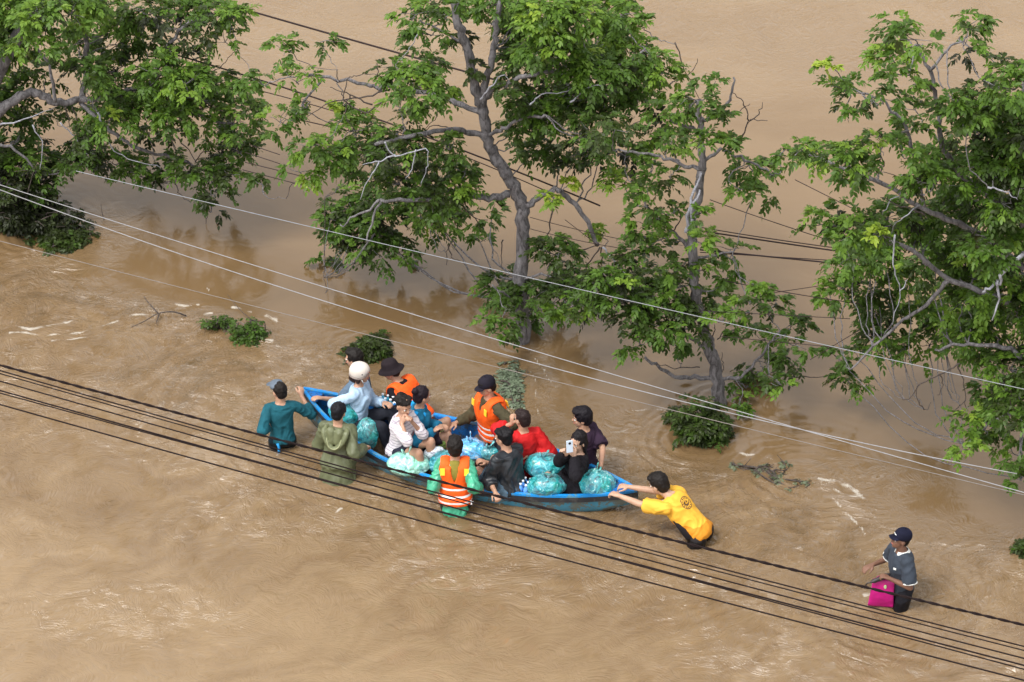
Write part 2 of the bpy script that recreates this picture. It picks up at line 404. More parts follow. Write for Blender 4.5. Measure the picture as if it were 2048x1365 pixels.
s.L(grain, b2.inputs['Height']); s.L(bn.outputs[0], b2.inputs['Normal']); s.L(b2.outputs[0], s.b.inputs['Coat Normal'])
b3 = s.node('ShaderNodeBump'); b3.inputs['Distance'].default_value = .018; s.L(tb, b3.inputs['Strength']); s.L(hgt, b3.inputs['Height']); s.L(b3.outputs[0], s.b.inputs['Normal'])
me.materials.append(s.mat)
wat = bpy.data.objects.new('water', me); COL.objects.link(wat); tag(wat, 'brown muddy flood water streaming past trees and people', 'water', None, 'structure')

# ------------------------------------------------------------ boat
Bl = at(606, 778, .50); Br = at(1276, 981, .32)
ax = nrm((Br-Bl)*[1, 1, 0]); LB = np.linalg.norm((Br-Bl)[:2]); ay = np.array([-ax[1], ax[0], 0]); mid = (Bl+Br)/2*[1, 1, 0]
HW = .60
def bw(s_):
    a = abs(s_); p = 2.1 if s_ < 0 else 1.8
    return HW*max(0, (1-a**p))**.92
def bz(s_):
    return .190+(.310 if s_ < 0 else .125)*abs(s_)**2.6
def bp(s_, v, z): return mid+ax*(s_*LB/2)+ay*v+np.array([0, 0, z])
def paint(name, c, wear=(.55, .5, .42), amt=.62, rough=.45):
    q = NT(name); o = q.obj(); n = q.noise(o, 6, 6, .7, .4); n2 = q.noise(o, 38, 4, .7)
    m = q.math('GREATER_THAN', q.math('ADD', q.math('MULTIPLY', n, .7), q.math('MULTIPLY', n2, .4)), amt)
    c1 = q.ramp(q.noise(o, 3.5, 5, .6), [(.3, mcol(c, .72)), (.7, mcol(c, 1.18))])
    q.set(Base_Color=q.mix(m, c1, wear), Roughness=rough, Normal=q.bump(n2, .35, .006)); return q.mat
mblue = paint('blue paint', (.008, .125, .42), (.03, .07, .14), .575)
mrail = paint('bright blue paint', (.008, .23, .62), (.10, .25, .34), .60)
mhull = paint('pale blue paint', (.05, .22, .33), (.10, .12, .11), .545)
mdark = paint('tarred wood', (.022, .024, .030), (.05, .05, .05), .6)
mfloor = paint('wet floor boards', (.07, .06, .055), (.16, .14, .12), .58, .35)
boat = empty('rowing_boat', (mid[0], mid[1], 0), 'long narrow blue wooden boat with pointed ends, loaded with people and bags', 'boat')
SS = np.concatenate([[-1+.0005], np.linspace(-.99, .985, 60), [.9995]])
def sect(s_, inner):
    w = max(bw(s_), .012); z = bz(s_); t = .028 if inner else 0
    keel = -.14+.30*abs(s_)**4
    w2 = max(w-t, .004)
    pts = [(w2, z), (w2*.97, z*.62+keel*.38), (w2*.88, z*.28+keel*.72), (w2*.70, keel+.02+t), (w2*.3, keel+t), (0, keel+t*.8)]
    a = pts+[(-x, zz) for x, zz in pts[-2::-1]]
    return np.array([bp(s_, -x, zz) for x, zz in a])
O = boat.location
def openloft(mb, secs, m=0, flip=False, msel=None):
    k = len(secs[0]); f = []
    for i in range(len(secs)-1):
        for j in range(k-1):
            q = (i*k+j, i*k+j+1, (i+1)*k+j+1, (i+1)*k+j); f.append(q[::-1] if flip else q)
    n0 = mb.n; mb.add(np.concatenate(secs), f, m)
hb = MB(); openloft(hb, [sect(x, False) for x in SS]); hb.build('hull', mhull, boat, True, O)
ib = MB(); secs = [sect(x, True) for x in SS]
k = len(secs[0]); ff = [(i*k+j, (i+1)*k+j, (i+1)*k+j+1, i*k+j+1) for i in range(len(secs)-1) for j in range(k-1)]
mi = [(0 if (j < 2 or j > k-4) else 1) for i in range(len(secs)-1) for j in range(k-1)]
ib.add(np.concatenate(secs), ff); ib.m = mi; ib.build('inner_planking', [mblue, mfloor], boat, True, O)
for sg in (-1, 1):
    rb = MB(); rings = []; dk = MB(); rings2 = []
    for x in np.linspace(-.998, .998, 60):
        w = bw(x); z = bz(x)
        def q(v, zz): return bp(x, sg*v, zz)
        rings.append(np.array([q(w+.018, z-.008), q(w+.018, z+.018), q(max(w-.026, .0), z+.018), q(max(w-.026, .0), z-.008)]))
        rings2.append(np.array([q(w+.004, z-.075), q(w+.016, z-.075), q(w+.016, z-.014), q(w+.004, z-.014)]))
    rb.loft(rings); rb.build('gunwale', mrail, boat, False, O)
    dk.loft(rings2); dk.build('rub_strip', mdark, boat, False, O)
# wide side deck plank on the far side, small end decks, thwarts and ribs
db = MB(); rings = []
for x in np.linspace(-.30, .28, 24):
    w = bw(x); z = bz(x)
    rings.append(np.array([bp(x, w-.03, z+.024), bp(x, w-.06, z-.20), bp(x, w-.085, z-.20), bp(x, w-.055, z+.024)]))
db.loft(rings); db.build('side_plank', mblue, boat, False, O)
for a_, b_ in ((-.995, -.90), (.86, .995)):
    e = MB(); xs = np.linspace(a_, b_, 8)
    e.loft([np.array([bp(x, -bw(x)+.01, bz(x)+.004), bp(x, bw(x)-.01, bz(x)+.004), bp(x, bw(x)-.01, bz(x)-.02), bp(x, -bw(x)+.01, bz(x)-.02)]) for x in xs]); e.build('end_deck', mblue, boat, False, O)
for x in (-.62, -.38, -.02, .36, .64):
    e = MB(); c = bp(x, 0, bz(x)-.10); M3 = np.stack([ax, ay, [0, 0, 1]], 1)
    e.box(c, (.10, bw(x)-.05, .014), M3); e.build('thwart', mfloor if x < .1 else mblue, boat, False, O)
for x in np.linspace(-.8, .8, 11):
    sc = sect(x, True); cc = sc.mean(0)
    e = MB(); e.tube([p+(nrm((bp(x, 0, .15)-p))*.012) for p in sc], .014, 4); e.build('rib', mfloor, boat, False, O)
# ------------------------------------------------------------ people
def rotz(a):
    c, s_ = math.cos(a), math.sin(a); return np.array([[c, -s_, 0], [s_, c, 0], [0, 0, 1.0]])
def axrot(k, a):
    return np.array(Matrix.Rotation(a, 3, Vector(k)))
def ik(A, B, la, lb, pole):
    d = B-A; L = np.linalg.norm(d); Lm = (la+lb)*.995
    if L > Lm: B = A+d/L*Lm; d = B-A; L = Lm
    u = d/L; x = (la*la-lb*lb+L*L)/(2*L); h = math.sqrt(max(la*la-x*x, 1e-8))
    p = nrm(pole-u*np.dot(pole, u)); return A+u*x+p*h, B
SEC = [(-.14, .105, .085, .0), (-.06, .155, .112, -.008), (.04, .165, .118, -.01), (.22, .142, .100, 0), (.42, .146, .103, .004), (.62, .162, .112, .006), (.78, .166, .112, 0), (.88, .150, .098, -.008), (.96, .115, .078, -.012), (1.02, .07, .062, -.008), (1.08, .052, .055, 0)]
SEC = [(t, a*.86, b*.93, c) for t, a, b, c in SEC]
SECF = [(-.14, .11, .09, .0), (-.06, .162, .115, -.012), (.04, .168, .118, -.014), (.22, .132, .095, 0), (.42, .122, .092, .004), (.62, .140, .112, .02), (.78, .145, .110, .012), (.88, .132, .088, -.006), (.96, .10, .07, -.01), (1.02, .06, .055, -.006), (1.08, .047, .05, 0)]
SECF = [(t, a*.92, b*.95, c) for t, a, b, c in SECF]
class Person:
    def __init__(s, label, head, yaw=0, lean=8, side=0, fem=False, hyaw=0, hpitch=0, legs='stand', feet=None, knee=None, scale=1.0, hL=None, hR=None, shyaw=0, pelv=None, sk=(.42, .24, .16), group=None):
        s.fem = fem; s.k = k = scale*(.95 if fem else 1.0)
        s.sk = skin(sk); s.SEC = SECF if fem else SEC
        yb = R(yaw); s.f = np.array([-math.sin(yb), math.cos(yb), 0]); s.r = np.array([math.cos(yb), math.sin(yb), 0])
        up = axrot(s.r, -R(lean))@np.array([0, 0, 1.0]); up = axrot(s.f, R(side))@up
        s.up = nrm(up)
        hc = at(*head); s.H = hc
        s.spine = .50*k
        hy = yb+R(hyaw); hf = np.array([-math.sin(hy), math.cos(hy), 0]); hr = np.array([math.cos(hy), math.sin(hy), 0])
        hrot = axrot(hr, R(hpitch)); s.hM = np.stack([hr, hrot@hf, hrot@np.array([0, 0, 1.0])], 1)
        s.neck = hc-s.up*.16*k-s.hM[:, 1]*.015
        s.P = s.neck-s.up*s.spine if pelv is None else np.asarray(pelv)
        if pelv is not None: s.up = nrm(s.neck-s.P); s.spine = np.linalg.norm(s.neck-s.P)
        ys = yb+R(shyaw); s.sr = nrm(np.array([math.cos(ys), math.sin(ys), 0])); s.sr = nrm(s.sr-s.up*np.dot(s.sr, s.up))
        s.sf = np.cross(s.up, s.sr)
        sw = (.148 if fem else .160)*k
        s.sh = {'L': s.tc(.88)-s.sr*sw, 'R': s.tc(.88)+s.sr*sw}
        s.arm = {}
        ua, fa = .285*k, .25*k
        for sd_, h in (('L', hL), ('R', hR)):
            sg = -1 if sd_ == 'L' else 1
            if h is None: h = dict(to=s.sh[sd_]+np.array([0, 0, -.46])+s.f*.12+s.r*sg*.06)
            T = h['to']; T = at(*T) if len(T) == 3 and h.get('px', False) else np.asarray(T, float)
            pole = h.get('pole', -s.f*.5+s.r*sg*.6-np.array([0, 0, .6]))
            pole = pole if not isinstance(pole, tuple) else s.r*pole[0]+s.f*pole[1]+np.array([0, 0, pole[2]])
            E, Wd = ik(s.sh[sd_], T, ua, fa, nrm(pole))
            s.arm[sd_] = (s.sh[sd_], E, Wd, h)
        s.hip = {'L': s.P-s.r*.078*k, 'R': s.P+s.r*.078*k}
        s.leg = {}
        th, sn = .42*k, .41*k
        for i, sd_ in enumerate(('L', 'R')):
            sg = -1 if sd_ == 'L' else 1
            if legs == 'stand':
                st = .10*sg; T = s.hip[sd_]*[1, 1, 0]+s.f*(st+.05)+s.r*sg*.05; T[2] = max(s.hip[sd_][2]-.80*k, -.95)
                pole = s.f
                if feet is not None: T = s.hip[sd_]*[1, 1, 0]+s.f*feet[i][1]+s.r*feet[i][0]; T[2] = s.hip[sd_][2]-.78*k
            else:
                fx, fy, fz = (feet[i] if feet else (.10*sg, .48, -.22)); T = s.P+s.r*fx+s.f*fy; T[2] = max(s.P[2]+fz, -.06)
                pole = np.array([0, 0, 1.0])+s.f*.3+s.r*sg*.25
                if knee is not None: pole = s.r*knee[i][0]+s.f*knee[i][1]+np.array([0, 0, knee[i][2]])
            K, A = ik(s.hip[sd_], T, th, sn, nrm(pole)); s.leg[sd_] = (s.hip[sd_], K, A)
        s.base = np.array([s.P[0], s.P[1], 0.0])
        s.build_body(); tag(s.o, label, 'person', group)
    def tc(s, t): return s.P+s.up*s.spine*t
    def tor(s, t, a, off=0.0, kx=1.0):
        # point on the torso surface: a = 0 front, 90 = right
        ts = [q[0] for q in s.SEC]; w = np.interp(t, ts, [q[1] for q in s.SEC])*s.k; d = np.interp(t, ts, [q[2] for q in s.SEC])*s.k; o = np.interp(t, ts, [q[3] for q in s.SEC])
        u = min(max(t, 0), 1); r = nrm(s.r*(1-u)+s.sr*u); r = nrm(r-s.up*np.dot(r, s.up)); f = np.cross(s.up, r)
        c, sn = math.cos(R(a)), math.sin(R(a)); e = .82
        return s.tc(t)+f*(o+np.sign(c)*abs(c)**e*(d+off))+r*(np.sign(sn)*abs(sn)**e*(w*kx+off))
    def torso(s, mb, t0, t1, off=0.0, n=14, k=20, flare=0.0, offt=None, m=0):
        rings = []
        for t in np.linspace(t0, t1, n):
            o = off+flare*max(0, .4-t)
            if offt: o += offt(t)
            rings.append(np.array([s.tor(t, -360*j/k, o) for j in range(k)]))
        mb.loft(rings, m)
    def hand(s, mb, sd_):
        S0, E, Wr, h = s.arm[sd_]; k = s.k
        d = nrm(Wr-E)
        if 'dir' in h:
            q = h['dir']; d = nrm(s.r*q[0]+s.f*q[1]+np.array([0, 0, q[2]]))
        n = h.get('palm', (0, 0, -1)); n = s.r*n[0]+s.f*n[1]+np.array([0, 0, n[2]])
        n = nrm(n-d*np.dot(n, d)); side = np.cross(d, n)*(1 if sd_ == 'R' else -1)
        cu = R(h.get('curl', 35))
        # palm
        rings = []
        an = np.arange(12)/12*2*math.pi
        for u, w, t in ((-.012, .024, .02), (.012, .03, .021), (.04, .038, .018), (.07, .041, .015), (.088, .036, .010)):
            c = Wr+d*u*k; rings.append(c+np.outer(np.cos(an)*w*k, side)+np.outer(np.sin(an)*t*k, n))
        mb.loft(rings)
        for i, (o, L) in enumerate(((.031, .070), (.0105, .078), (-.0105, .073), (-.031, .057))):
            b = Wr+(d*.078+side*o)*k; sp = side*(o*.25)
            d1 = nrm(d*math.cos(cu*.7)+n*math.sin(cu*.7)+sp*3); d2 = nrm(d*math.cos(cu*1.7)+n*math.sin(cu*1.7)+sp*2); d3 = nrm(d*math.cos(cu*2.4)+n*math.sin(cu*2.4))
            p1 = b+d1*L*.48*k; p2 = p1+d2*L*.32*k; p3 = p2+d3*L*.26*k
            mb.tube([b-d*.015, b, p1, p2, p3], [.0095*k, .0098*k, .0090*k, .0083*k, .0072*k], 8, rnd=True)
        b = Wr+(d*.02+side*.026)*k; t1 = nrm(d*.65+side*.75+n*.25); t2 = nrm(d*.95+side*.15+n*.45)
        mb.tube([b, b+t1*.038*k, b+t1*.038*k+t2*.032*k, b+t1*.038*k+t2*.055*k], [.013*k, .0115*k, .0105*k, .0085*k], 8, rnd=True)
        s.hc = getattr(s, 'hc', []); s.hc.append(Wr+d*.09)
    def build_body(s):
        k = s.k; mb = MB()
        s.torso(mb, -.14, 1.06, -.004)
        nk = .050 if s.fem else .058
        Hc = s.H; M = s.hM
        mb.tube([s.tc(.96), s.neck+s.up*.01, Hc-M[:, 2]*.06*k-M[:, 1]*.015], [nk*1.35, nk, nk*.95], 12)
        # shoulders and arms
        for sd_ in 'LR':
            S0, E, Wr, h = s.arm[sd_]; sg = -1 if sd_ == 'L' else 1; f_ = .86 if s.fem else 1
            mb.tube([s.tc(.90)+s.sr*sg*.06, S0], [.055*k*f_, .050*k*f_], 12, rnd=True)
            mb.tube([S0, S0*.6+E*.4, E], [.047*k*f_, .043*k*f_, .036*k*f_], 12, rnd=True)
            mb.tube([E, E*.7+Wr*.3, Wr], [.036*k*f_, .036*k*f_, .025*k*f_], 12, rnd=True)
            s.hand(mb, sd_)
            hp, K, A = s.leg[sd_]
            mb.tube([hp, hp*.6+K*.4, K], [.080*k, .072*k, .050*k], 14, rnd=True)
            mb.tube([K, K*.7+A*.3, A], [.053*k, .055*k, .036*k], 12, rnd=True)
            mb.tube([A-s.f*.03+[0, 0, -.03], A+s.f*.08+[0, 0, -.045], A+s.f*.17+[0, 0, -.055]], [.035, .036, .028], 10, rnd=True)
        # head
        def hp_(x, y, z): return Hc+M@(np.array([x, y, z])*k)
        mb.ell(hp_(0, -.012, .025), (.076*k, .094*k, .095*k), M, 20, 14)
        mb.ell(hp_(0, .022, -.045), (.058*k, .062*k, .068*k), M, 16, 12)
        mb.ell(hp_(0, .055, -.088), (.026*k, .026*k, .020*k), M, 12, 8)
        for sg in (-1, 1):
            mb.ell(hp_(sg*.032, .052, -.030), (.024*k, .022*k, .026*k), M, 10, 8)
            mb.ell(hp_(sg*.079, -.008, -.012), (.010*k, .022*k, .032*k), M, 10, 8)
            mb.ell(hp_(sg*.03, .073, .024), (.022*k, .012*k, .009*k), M, 10, 6)
        mb.tube([hp_(0, .078, .018), hp_(0, .098, -.020)], [.009*k, .015*k], 8, rnd=True)
        mb.ell(hp_(0, .088, -.026), (.019*k, .012*k, .010*k), M, 10, 6)
        mb.ell(hp_(0, .074, -.055), (.026*k, .014*k, .013*k), M, 10, 6)
        V, F = remesh(mb, .0065)
        dm = np.min([np.linalg.norm(V-c, axis=1) for c in s.hc], axis=0)
        w = np.clip((dm-.06)/.08, .12, 1); dh = np.linalg.norm(V-Hc, axis=1); w = np.where(dh < .16, .35, w)
        V = lap(V, F, 8, w)
        s.o = mk('person', V-s.base, F, s.sk); s.o.location = s.base
        s.eyes(hp_, M)
    def part(s, mb, name, mat, origin=True, parent=None, smooth=True):
        return mb.build(name, mat, parent or s.o, smooth, s.base)
    def cloth(s, mb, name, mat, vox=.0095, sm=4, amp=.006, fr=10, seed=0.0, parent=None, mats=None):
        V, F = remesh(mb, vox); V = lap(V, F, sm); V = wrinkle(V, F, amp*1.7, fr, seed); V = lap(V, F, 1)
        return mk(name, V-s.base, F, mat, parent or s.o)
    def eyes(s, hp_, M):
        w = fabric((.75, .72, .68), .3, .02, 'eye'); d = fabric((.015, .01, .008), .3, .02, 'iris'); lip = fabric((.36, .12, .10), .5, .1, 'lip')
        k = s.k
        for sg in (-1, 1):
            e = MB(); e.ell(hp_(sg*.031, .0715, .002), (.0135*k, .0125*k, .0095*k), M, 12, 8); e.ell(hp_(sg*.031, .081, .002), (.0062*k, .0045*k, .0062*k), M, 10, 6, 1)
            s.part(e, 'eye', [w, d])
            e = MB(); e.tube([hp_(sg*.013, .085, .022), hp_(sg*.031, .086, .028), hp_(sg*.048, .073, .022)], [.0035*k, .0042*k, .002*k], 6); s.part(e, 'eyebrow', hairm())
        e = MB(); e.tube([hp_(-.024, .079, -.057), hp_(-.010, .0895, -.053), hp_(0, .090, -.055), hp_(.010, .0895, -.053), hp_(.024, .079, -.057)], [.002*k, .0055*k, .005*k, .0055*k, .002*k], 6); s.part(e, 'lips', lip)
    # ---- clothing
    def shirt(s, mat, sleeve=1.0, off=.016, loose=.012, hem=-.10, name='shirt', top=1.0, amp=.007, fr=10, cuff=None, seed=None, vox=.0095, flare=0.0, gap=None):
        mb = MB(); k = s.k
        s.torso(mb, hem, top, off, 16, 20, flare)
        for sd_ in 'LR':
            S0, E, Wr, h = s.arm[sd_]; sg = -1 if sd_ == 'L' else 1; f_ = .86 if s.fem else 1
            mb.tube([s.tc(.90)+s.sr*sg*.05, S0], [(.055*k*f_+off*.8), (.050*k*f_+off)], 12, rnd=True)
            if sleeve <= .55:
                q = S0+(E-S0)*(sleeve/.55); mb.tube([S0, q], [.049*k*f_+off, .046*k*f_+off+loose], 14); mb.ell(S0, [.050*k*f_+off]*3)
                s.cf = getattr(s, 'cf', {}); s.cf[sd_] = (S0, q, .046*k*f_+off+loose)
            else:
                u = min((sleeve-.55)/.45, 1); q = E+(Wr-E)*u
                mb.tube([S0, E], [.049*k*f_+off, .040*k*f_+off+loose*.6], 14, rnd=True)
                mb.tube([E, E*.5+q*.5, q], [.045*k*f_+off+loose*.6, .043*k*f_+off+loose*.5, (.040-.012*u)*k*f_+off+loose*.3], 14); mb.ell(E, [.045*k*f_+off+loose*.6]*3)
        s.sho = s.cloth(mb, name, mat, vox, 4, amp, fr, hash(name) % 50 if seed is None else seed); return s.sho
    def pants(s, mat, frac=1.0, off=.014, name='trousers', skirt=False, top=.04, amp=.006, seed=3.0):
        mb = MB(); k = s.k
        s.torso(mb, -.14, top, off-.004, 8, 18)
        for sd_ in 'LR':
            hp, K, A = s.leg[sd_]
            if frac <= .5:
                q = hp+(K-hp)*frac*2; mb.tube([hp, q], [.084*k+off, (.080-.03*frac*1.6)*k+off+.012], 14); mb.ell(hp, [.084*k+off]*3)
            else:
                q = K+(A-K)*(frac-.5)*2; mb.tube([hp, K], [.080*k+off, .056*k+off], 14, rnd=True); mb.tube([K, q], [.058*k+off, .045*k+off], 14)
        if skirt:
            a = s.leg['L']; b = s.leg['R']; u = frac*2
            for t in np.linspace(0, 1, 5): mb.tube([a[0]*(1-t)+b[0]*t, (a[0]*(1-u)+a[1]*u)*(1-t)+(b[0]*(1-u)+b[1]*u)*t], [.10*k, .085*k], 12)
        return s.cloth(mb, name, mat, .0095, 4, amp, 9, seed)
    def hp(s, x, y, z): return s.H+s.hM@(np.array([x, y, z])*s.k)
    def hair(s, style='short', c=(.012, .009, .008), seed=0.0, vol=0.0):
        k = s.k; mb = MB(); M = s.hM; v = vol
        mb.ell(s.hp(0, -.026, .036+v*.4), ((.084+v)*k, (.094+v)*k, (.096+v)*k), M, 22, 14)
        if style != 'bald': mb.ell(s.hp(0, -.055, -.015), ((.072+v)*k, (.060+v)*k, (.075+v)*k), M, 18, 12)
        if style in ('short', 'mop', 'bob'):
            mb.ell(s.hp(0, .030, .088+v), ((.068+v)*k, (.056+v)*k, (.030+v)*k), M, 16, 10)
        if style == 'mop':
            for q in range(14):
                a = q/14*2*math.pi; mb.ell(s.hp(.062*math.cos(a), -.03+.075*math.sin(a)*(1 if math.sin(a) < 0 else .9), .075+.02*math.sin(3*a)), (.036*k, .036*k, .032*k), M, 10, 8)
        if style in ('long', 'bob'):
            for x in (-.068, .068): mb.tube([s.hp(x, -.02, .04), s.hp(x*1.12, -.025, -.06), s.hp(x*.95, -.03, -.13 if style == 'long' else -.09)], [.028*k, .028*k, .02*k], 10, rnd=True)
            mb.tube([s.hp(0, -.07, .02), s.hp(0, -.085, -.08), s.hp(0, -.075, -.17 if style == 'long' else -.10)], [.06*k, .055*k, .035*k], 12, rnd=True)
        if style == 'bun': mb.ell(s.hp(.02, -.115, .085), (.045*k, .045*k, .042*k), M, 14, 10)
        if style == 'beanie': mb.ell(s.hp(0, -.005, .04), (.094*k, .106*k, .088*k), M, 20, 12)
        V, F = remesh(mb, .0075); V = lap(V, F, 3)
        N = normals(V, F); loc = (V-s.H)@M
        V = V+N*(perlin(V*[34, 34, 22]+seed)*.0075+perlin(V*70+seed)*.003)[:, None]
        return mk('hair', V-s.base, F, hairm(c), s.o)
    def cap(s, mat, brimdir=0, name='cap', logo=None):
        k = s.k; M = s.hM; mb = MB(); rings = []; an = np.arange(24)/24*2*math.pi
        for z, q in ((.010, 1.0), (.035, 1.03), (.065, .99), (.095, .86), (.118, .62), (.128, .3), (.130, .05)):
            rings.append(np.array([s.hp(math.cos(a)*.086*q, -.018+math.sin(a)*.103*q, z*.95+.018) for a in an]))
        mb.loft(rings); o = s.part(mb, name, mat)
        b = MB(); A = [s.hp(.076*math.sin(t), -.018+.094*math.cos(t), .036) for t in np.linspace(-1.1, 1.1, 11)]
        B = [s.hp(.074*math.sin(t), -.018+.094*math.cos(t)+.070*math.cos(t*.9)**.6, .028-.012*abs(t)) for t in np.linspace(-1.1, 1.1, 11)]
        v = A+B+[p+np.array([0, 0, .007]) for p in A+B]; n = 11; f = []
        for i in range(n-1): f += [(i, i+1, n+i+1, n+i), (2*n+i, 3*n+i, 3*n+i+1, 2*n+i+1), (n+i, n+i+1, 3*n+i+1, 3*n+i), (i, 2*n+i, 2*n+i+1, i+1)]
        f += [(0, n, 3*n, 2*n), (n-1, 3*n-1, 4*n-1, 2*n-1)]
        b.add(v, f); s.part(b, 'brim', mat, parent=o, smooth=False)
        e = MB(); e.ell(s.hp(0, -.018, .150), (.009, .009, .005), M, 8, 6); s.part(e, 'button', mat, parent=o)
        return o
    def vest(s, V_=('front',), bands=(.06, .22, .38), patches=True, vt=.52, off=.024):
        k = s.k; om = shiny((.95, .105, .003), .75, .12, 25, .5, 'orange vest fabric'); wh = shiny((.78, .78, .80), .35, .05, 60, .1, 'reflective tape'); ye = shiny((.95, .62, .04), .4, .05, 40, .1, 'yellow reflector')
        mb = MB(); bs = bands
        def pad(t):
            m_ = min([abs(t-b) for b in bs]+[9]); return .034-.012*math.exp(-(m_/.022)**2)
        s.torso(mb, bs[0]-.11, .93, off, 40, 30, 0, pad)
        for sg in (-1, 1):
            P = [s.tor(.62, sg*38, .030), s.tor(.80, sg*36, .034), s.tc(.98)+s.sr*sg*.108*k+s.sf*.065, s.tc(1.03)+s.sr*sg*.112*k-s.sf*.01, s.tc(.98)+s.sr*sg*.112*k-s.sf*.085, s.tor(.80, 180-sg*36, .034), s.tor(.62, 180-sg*38, .030)]
            P = spline(P, 4)
            mb.tube(P, .060*k, 12, flat=(s.sr, .40))
        V, F = remesh(mb, .009); V = lap(V, F, 4); V = wrinkle(V, F, .004, 14, 2.0); 
        q = V-s.P; t_ = q@s.up/s.spine; x_ = q@s.sr; y_ = q@s.sf
        for w_, sg in (('front', 1), ('back', -1)):
            if w_ not in V_: continue
            d_ = np.clip((np.minimum((t_-vt)*.15*k, .046)-np.abs(x_))/.012, 0, 1)*(y_*sg > 0)
            V = V-s.sf*(sg*d_*.085)[:, None]
        o = mk('life_vest', V-s.base, F, om, s.o)
        for b in bs:
            e = MB(); n = 40; o2 = off+.023
            A = [[s.tor(b+dt, 360*j/n, o2+of) for j in range(n)] for dt, of in ((-.024, .004), (-.024, .008), (.024, .008), (.024, .004))]
            e.loft([np.array([A[q][j] for q in range(4)]) for j in range(n)], close=True, cap=False); s.part(e, 'reflective_band', wh, parent=o, smooth=False)
        if patches:
            for sg in (-1, 1):
                for a in ((sg*36, 180-sg*36)):
                    c = s.tor(.84, a, .050+off); nn = nrm(c-s.tc(.80)-s.up*0); nn = nrm(nn-s.sr*np.dot(nn, s.sr)); xx = s.sr; zz = np.cross(xx, nn)
                    e = MB(); e.box(c, (.026, .042, .004), np.stack([xx, zz, nn], 1)); s.part(e, 'shoulder_reflector', ye, parent=o, smooth=False)
        return o
def H_(x, y, z, **k): return dict(to=(x, y, z), px=True, **k)
GRIP = dict(curl=50)
# 1 man in teal shirt at the far left tip
p = Person('man in dark teal shirt, back turned, gripping the left tip of the boat', (558, 782, .73), scale=.95, yaw=12, lean=6, hyaw=28, hpitch=-8,
  hR=H_(603, 792, .53, pole=(.6, -.5, -1), dir=(.1, .5, .6), palm=(-.4, 1, 0), curl=45), hL=H_(545, 848, .30, pole=(-.6, -.9, -.4), palm=(1, 0, 0), curl=40))
p.shirt(fabric((.010, .085, .115)), .80, .014, .016, -.04, 'shirt', amp=.010, fr=8); p.pants(fabric((.006, .018, .028)), 1); p.hair('short', seed=1)
m = MB(); m.tube([p.tor(.02, 205, .018), p.tor(-.12, 205, .02), p.hip['L']-p.f*.13+[0, 0, -.2]], .017, 6); p.part(m, 'blue_stripe', shiny((.02, .32, .75)))
m = MB(); rr = [[p.hp(.085*math.cos(a)*q, .035+.085*math.sin(a)*q, z) for a in np.linspace(0, 2*math.pi, 20, endpoint=False)] for q, z in ((1, .04), (1.02, .075), (.8, .115), (.3, .135))]; m.loft([np.array(r_) for r_ in rr]); c_ = p.part(m, 'cap', fabric((.12, .15, .19)))
m = MB(); m.ell(p.hp(0, .15, .045), (.062, .055, .007), p.hM); p.part(m, 'brim', fabric((.12, .15, .19)), parent=c_)
# 2 behind the helmet
p = Person('dark-haired man in grey-blue wading behind the woman in the cream helmet', (707, 717, .76), yaw=85, lean=10, hyaw=-10, hpitch=-5,
  hL=H_(646, 797, .47, pole=(0, -.3, -1), palm=(0, 0, -1), curl=30), hR=H_(690, 800, .3, pole=(.5, -.3, -1)))
p.shirt(fabric((.10, .15, .21)), .5, .016, .02); p.pants(fabric((.02, .02, .03)), 1); p.hair('short', seed=2, vol=.006)
# 3 helmet woman
p = Person('woman in a cream helmet and pale blue shirt seated in the boat', (722, 748, .90), yaw=-112, lean=2, side=-4, fem=True, scale=1.04, hyaw=22, hpitch=-6, legs='sit', feet=[(-.10, .44, -.26), (.10, .46, -.26)],
  hR=H_(678, 806, .44, pole=(.6, -.7, -.2), curl=45), hL=H_(768, 806, .50, pole=(-.5, -.3, -1), curl=30, palm=(0, 0, -1)))
p.shirt(fabric((.36, .50, .66)), 1.0, .018, .016, -.10, 'shirt', amp=.010, fr=8, seed=4); p.pants(fabric((.014, .016, .024)), 1); p.hair('bob', (.03, .014, .010), seed=3)
m = MB(); an = np.linspace(0, 2*math.pi, 28, endpoint=False)
rr = []
for z, q in ((-.035, .97), (.0, 1.03), (.04, 1.06), (.08, .99), (.115, .82), (.14, .52), (.150, .2), (.152, .03)):
    rr.append(np.array([p.hp(.098*q*math.cos(a), -.020+.117*q*math.sin(a), z*.92+.014+(.055 if z < .03 else 0)*max(0, math.sin(a))**1.5) for a in an]))
m.loft(rr); hm = p.part(m, 'helmet', shiny((.62, .57, .52), .25, .05, 8, .03, 'helmet shell'))
m = MB(); m.loft([np.array([rr[0][i]+p.hM@np.array([math.cos(a)*dx, math.sin(a)*dx, dz]) for dx, dz in ((0, -.006), (.006, -.006), (.006, .008), (0, .008))]) for i, a in enumerate(an)], close=True, cap=False); p.part(m, 'rim', shiny((.25, .2, .18)), parent=hm)
m = MB(); m.ell(p.hp(.097, .012, .052), (.006, .010, .010), p.hM); p.part(m, 'rivet', shiny((.1, .09, .09)), parent=hm); m = MB(); m.ell(p.hp(-.097, .012, .052), (.006, .010, .010), p.hM); p.part(m, 'rivet', shiny((.1, .09, .09)), parent=hm)
m = MB(); m.tube([p.hp(.088, .01, -.02), p.hp(.06, .035, -.085), p.hp(0, .055, -.115), p.hp(-.06, .035, -.085), p.hp(-.088, .01, -.02)], .007, 6); p.part(m, 'chin_strap', fabric((.7, .7, .68)))
